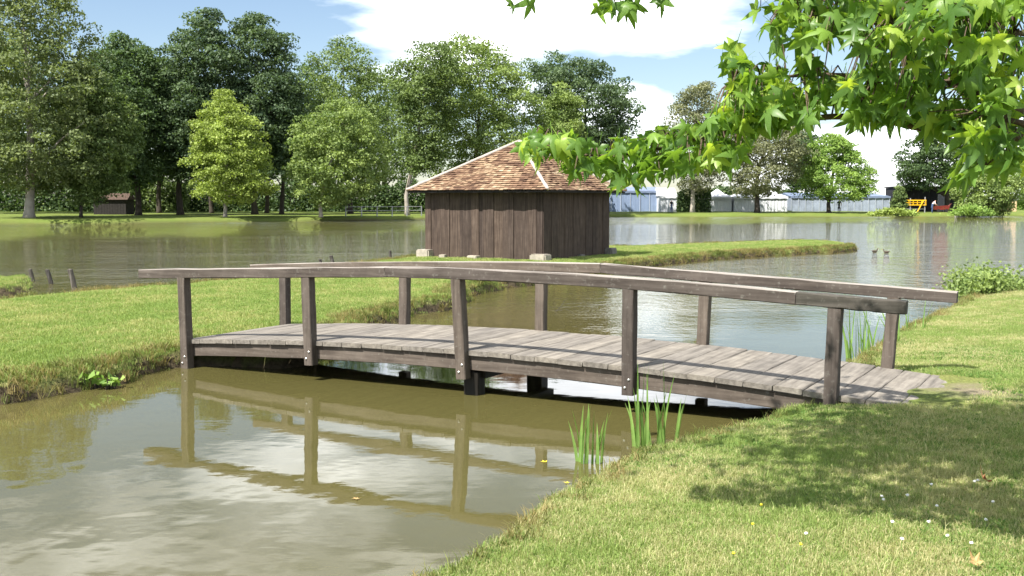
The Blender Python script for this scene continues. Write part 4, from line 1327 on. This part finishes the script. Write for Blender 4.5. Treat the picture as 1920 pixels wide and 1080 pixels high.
small_leaf('fallen_leaf', 'russet fallen leaf in the tree shade on the lawn', 1855, 903, .085, 'red_leaf', (.5, .2, 1.2))
small_leaf('fallen_leaf', 'curled dry yellow-brown leaf near the bottom right of the lawn', 1835, 1058, .07, 'dry_leaf', (.6, -.3, .6))
def flower(label, px, py, mat, r, group, cat='flower', h=.06):
    p = G(px, py, .36); z = near_z(p.x, p.y)
    p = G(px, py, z + h)
    root = thing('lawn_flower', label, cat, (p.x, p.y, z), 0, group)
    mb = MB(); mb.tube([(0, 0, 0), (.004, 0, h)], [.0015, .0012], 5); mb.build('stem', M['reed'], root)
    bm = bmesh.new(); bmesh.ops.create_icosphere(bm, subdivisions=2, radius=r)
    rr = random.Random(px)
    for v in bm.verts: v.co *= rr.uniform(.75, 1.15); v.co.z *= .8
    me = bpy.data.meshes.new('flower_head'); bm.to_mesh(me); bm.free()
    ob('flower_head', me, M[mat], root, (.004, 0, h))
for (px, py) in ((1672, 978), (1690, 1010), (1745, 908), (1826, 902), (1832, 900), (1655, 936), (1700, 928), (1755, 948), (1740, 978), (1847, 974), (1652, 930), (1820, 1018), (1775, 1004), (1510, 1000), (1860, 940)):
    flower('white clover head in the lawn near the right corner', px, py, 'petal_white', .0095, 'white clover heads in the lawn')
for (px, py) in ((1426, 946), (1410, 982), (1374, 1037), (1500, 1020)):
    flower('small yellow flower in the sunlit lawn', px, py, 'petal_yellow', .008, 'yellow flowers in the lawn')
for (px, py, sz, rz, lab) in ((1022, 866, .045, .4, 'small yellow leaf floating on the water near the short reeds'), (672, 934, .05, 2.0, 'tiny pale leaf floating below the bridge reflection'), (1066, 905, .038, 1.1, 'tiny yellow leaf floating close to the lawn edge')):
    p = G(px, py, .006); v, f = star_leaf(sz, .15, -.15, 4)
    tag(ob('floating_leaf', mesh_from('floating_leaf', v, f), M['petal_yellow'] if 'yellow' in lab else M['dry_leaf'], None, (p.x, p.y, .006), (0, 0, rz)), lab, 'leaf')
weeds('broad_leaf_plant', 'pale broad-leaved weed on the muddy left bank edge', 175, 722, .04, .55, .14, 'lf_bright', 70, 91, .11, 'plant', .08)

# ------------------------------------------------------------------ overhanging sweetgum
def mat_gum():
    t = NT('sweetgum_leaf')
    oi = t.n('ShaderNodeObjectInfo')
    a = t.n('ShaderNodeAttribute', attribute_name='tint')
    r = t.math('FRACT', t.math('ADD', oi.outputs['Random'], a.outputs['Fac']))
    c = t.ramp(r, [(0.0, (0.07, 0.145, 0.032)), (0.45, (0.135, 0.24, 0.046)), (0.82, (0.20, 0.32, 0.058)), (1.0, (0.32, 0.42, 0.075))])
    v = t.objcoord((1, 1, 1))
    c = t.mix(.5, c, t.ramp(t.noise(v, 30, 3), [(.3, (.7, .75, .7)), (.7, (1.2, 1.2, 1.1))]), 'MULTIPLY')
    p = t.principled(c, 0.42, None, 0.42)
    tr = t.n('ShaderNodeBsdfTranslucent')
    t.l(t.mix(1.0, c, (2.0, 1.9, .8), 'MULTIPLY'), tr.inputs['Color'])
    mx = t.n('ShaderNodeMixShader'); mx.inputs['Fac'].default_value = .45
    t.l(p.outputs['BSDF'], mx.inputs[1]); t.l(tr.outputs['BSDF'], mx.inputs[2]); t.l(mx.outputs['Shader'], t.out.inputs['Surface'])
    return t.m
M['gum'] = mat_gum()
M['gum_bark'] = plain('gum_bark', (0.085, 0.06, 0.042), .9, vary=.4, scale=20)
TR = Vector((2.75, 4.4, near_z(2.75, 4.4)))
gum = thing('sweetgum_tree', 'sweetgum tree with star-shaped leaves overhanging from the right', 'tree', TR)
def loc(p): return p - TR
mb = MB()
mb.tube([loc(TR + Vector((0, 0, -.1))), Vector((0, 0, .15)), Vector((-.02, .02, 1.2)), Vector((.03, .0, 2.6)), Vector((0, .05, 4.2)), Vector((.05, 0, 6.2)), Vector((0, 0, 7.4))], [.19, .14, .12, .11, .085, .045, .01], 12)
mb.build('trunk', M['gum_bark'], gum, smooth=True)
leaf_vars = []
for k in range(12):
    v, f = star_leaf(1.0, random.uniform(.3, .9), random.uniform(.1, .95), k)
    leaf_vars.append((v, f))
leaf_meshes = []
for k, (v, f) in enumerate(leaf_vars):
    me = mesh_from('leaf', v, f, True)
    at = me.attributes.new('tint', 'FLOAT', 'POINT'); at.data.foreach_set('value', [0.0] * len(v))
    me.materials.append(M['gum'])
    leaf_meshes.append(me)
# branches: pixel/distance polylines that start at the trunk
BR_ = {
 'low': [(None, 1.95), (1905, 255, 4.55), (1760, 245, 4.75), (1600, 218, 4.95), (1440, 232, 5.1), (1320, 258, 5.2), (1200, 286, 5.3), (1090, 290, 5.35), (1000, 262, 5.4)],
 'mid': [(None, 2.2), (1900, 205, 4.5), (1800, 160, 4.65), (1700, 150, 4.8), (1560, 140, 4.95), (1450, 145, 5.0), (1375, 150, 5.05)],
 'cross': [(1655, 152, 4.85), (1620, 115, 4.9), (1585, 60, 4.9), (1560, 0, 4.9), (1540, -70, 4.9)],
 'top': [(None, 2.6), (1900, 60, 4.4), (1760, 55, 4.5), (1600, 40, 4.7), (1480, 20, 4.8)],
 'droop': [(None, 1.9), (1915, 230, 4.3), (1880, 280, 4.35), (1850, 310, 4.4)],
'far': [(None, 3.4), (2050, -260, 5.4), (1750, -250, 6.4), (1500, -240, 7.0)],
 'over': [(None, 3.0), (1800, -150, 4.6), (1500, -120, 5.0), (1250, -60, 5.2), (1100, -35, 5.3), (960, -35, 5.35)],
}
allb = []
for nm, pl in BR_.items():
    pts = []
    for q in pl:
        if q[0] is None: pts.append(TR + Vector((0, 0, q[1] - TR.z)))
        else: pts.append(D(q[0], q[1], q[2]))
    # smooth subdivision
    out = []
    for i in range(len(pts) - 1):
        p0, p1, p2, p3 = pts[max(0, i-1)], pts[i], pts[i+1], pts[min(len(pts)-1, i+2)]
        for s in range(4):
            t = s / 4
            out.append(0.5 * ((2*p1) + (-p0+p2)*t + (2*p0-5*p1+4*p2-p3)*t*t + (-p0+3*p1-3*p2+p3)*t**3))
    out.append(pts[-1])
    r0 = {'low': .022, 'mid': .022, 'cross': .011, 'top': .014, 'droop': .018, 'over': .024, 'far': .026}[nm]
    n = len(out)
    mb = MB()
    mb.tube([loc(p) for p in out], [r0 * (1 - .88 * i / (n - 1)) for i in range(n)], 7)
    mb.build('branch', M['gum_bark'], gum, smooth=True)
    allb.append(out)

# leaf masses: (pixel x, pixel y, half width, half height, distance, depth spread, number)
MASS = [(995, 262, 22, 22, 5.4, .10, 9), (1035, 264, 42, 24, 5.38, .15, 15), (1095, 288, 42, 32, 5.33, .18, 20), (1165, 293, 45, 38, 5.3, .2, 28), (1235, 282, 45, 50, 5.25, .22, 34),
        (1300, 268, 42, 45, 5.2, .25, 30), (1365, 245, 42, 55, 5.1, .28, 34), (1400, 190, 40, 55, 5.05, .3, 36), (1380, 105, 25, 30, 5.0, .2, 8), (1430, 155, 45, 45, 5.0, .35, 28),
        (1470, 205, 45, 22, 5.0, .3, 16), (1510, 180, 40, 35, 4.95, .35, 24), (1480, 50, 40, 40, 4.85, .3, 20), (1560, 160, 45, 25, 4.9, .35, 20), (1545, 40, 40, 32, 4.85, .35, 16), (1520, 110, 22, 22, 4.9, .2, 7), (1620, 200, 30, 25, 4.85, .3, 14),
        (1640, 150, 50, 50, 4.8, .4, 34), (1650, 50, 60, 50, 4.7, .4, 36), (1700, 185, 45, 35, 4.75, .35, 26), (1730, 110, 50, 55, 4.65, .4, 38), (1760, 30, 55, 45, 4.5, .4, 34),
        (1770, 205, 40, 35, 4.7, .35, 22), (1825, 160, 45, 65, 4.55, .4, 34), (1850, 60, 50, 60, 4.4, .35, 34), (1840, 255, 40, 45, 4.5, .35, 26), (1885, 200, 35, 70, 4.4, .35, 28), (1900, 290, 30, 25, 4.4, .3, 12),
        (1815, 310, 20, 22, 4.45, .2, 7), (1905, 90, 30, 70, 4.35, .3, 20),
        (1500, -5, 45, 22, 4.85, .3, 12), (1590, -5, 50, 22, 4.8, .3, 14), (1690, -5, 50, 22, 4.7, .3, 14), (1790, -5, 50, 22, 4.5, .3, 14), (1890, -5, 45, 25, 4.4, .3, 14),
        (955, -3, 12, 6, 5.35, .05, 2), (985, -3, 10, 6, 5.35, .05, 2), (1135, 2, 20, 8, 5.3, .08, 4), (1175, 0, 15, 8, 5.3, .05, 4), (1240, -4, 14, 8, 5.25, .05, 3), (1432, 5, 12, 8, 5.0, .1, 2)]
rl = random.Random(21)
bpts = [p for b in allb for p in b]
L_all = []
for (mx_, my, hw, hh, d, ds_, n) in MASS:
    for k in range(int(n * 1.35)):
        a, q = rl.uniform(0, 6.283), math.sqrt(rl.random())
        px, py = mx_ + hw * q * math.cos(a), my + hh * q * math.sin(a)
        p = D(px, py, d + rl.uniform(-ds_, ds_))
        size = rl.uniform(.065, .128)
        L_all.append((p, size, 1))
# the rest of the crown, above and right of the frame
for k in range(1700):
    a = rl.uniform(0, 6.283)
    z = rl.uniform(2.9, 8.0)
    rad = 1.8 * (1 - ((z - 4.6) / 4.0) ** 2) ** .5 if abs(z - 4.6) < 4 else .2
    rad = max(.2, rad) * math.sqrt(rl.uniform(.1, 1))
    p = TR + Vector((rad * math.cos(a), rad * math.sin(a), z - TR.z))
    # not in front of the camera's picture
    if p.y > .3:
        u, v = p.x / p.y * F + 960, 375 - (p.z - CAMZ) / p.y * F
        if u < 1960 and v > -25: continue
    L_all.append((p, rl.uniform(.11, .16), 0))
for k in range(180):      # outer ends of the boughs above the picture
    b = allb[6]
    q = b[rl.randrange(6, len(b))] + Vector((rl.gauss(0, .22), rl.gauss(0, .3), rl.uniform(.05, .55)))
    u, v = q.x / q.y * F + 960, 375 - (q.z - CAMZ) / q.y * F
    if v > -25: continue
    L_all.append((q, rl.uniform(.1, .14), 0))
for k in range(1900):      # the far side of the crown, over the water's edge and above the picture
    q = Vector((rl.gauss(1.45, .75), rl.gauss(6.3, .6), rl.gauss(4.4, .35)))
    u, v = q.x / q.y * F + 960, 375 - (q.z - CAMZ) / q.y * F
    if v > -40: continue
    L_all.append((q, rl.uniform(.12, .16), 0))
for k in range(900):
    q = Vector((rl.gauss(1.25, .6), rl.gauss(5.6, .4), rl.gauss(3.75, .25)))
    u, v = q.x / q.y * F + 960, 375 - (q.z - CAMZ) / q.y * F
    if v > -40: continue
    L_all.append((q, rl.uniform(.11, .15), 0))
vis = [l for l in L_all if l[2]]
inv = [l for l in L_all if not l[2]]
rl.shuffle(vis)
def leaf_matrix(p, s):
    az = rl.uniform(0, 6.283)
    el = rl.gauss(R(-52), R(26))                   # blades hang tip down
    roll = rl.gauss(0, .75)
    m = Matrix.Rotation(az, 4, 'Z') @ Matrix.Rotation(el, 4, 'X') @ Matrix.Rotation(roll, 4, 'Y')
    return Matrix.Translation(loc(p)) @ m @ Matrix.Diagonal((s, s, s, 1))
twigs = MB()
for (p, s, v_) in vis:
    if rl.random() < .55:
        q = min(bpts, key=lambda b: (b - p).length_squared)
        if (q - p).length < .6 and (q - p).length > .05:
            mid = q.lerp(p, .5) + Vector((0, 0, .04))
            twigs.tube([loc(q), loc(mid), loc(p)], [.005, .0035, .002], 4, False)
tag(twigs.build('twigs', M['gum_bark'], gum), kind='stuff')
def frame_size(l): return l[1] / l[0].y
vis.sort(key=lambda l: -frame_size(l))
for i, (p, s, v_) in enumerate(vis[:300]):
    o = ob('leaf', leaf_meshes[i % 12], None, gum)
    o.matrix_local = leaf_matrix(p, s)
V, Fc, T = [], [], []
for i, (p, s, v_) in enumerate(vis[300:] + inv):
    mtx = leaf_matrix(p, s)
    vv, ff = leaf_vars[i % 12]
    n = len(V)
    V += [mtx @ q for q in vv]
    Fc += [tuple(x + n for x in f) for f in ff]
    T += [rl.random()] * len(vv)
me = mesh_from('foliage', V, Fc, True)
at = me.attributes.new('tint', 'FLOAT', 'POINT'); at.data.foreach_set('value', T)
tag(ob('foliage', me, M['gum'], gum), kind='stuff')
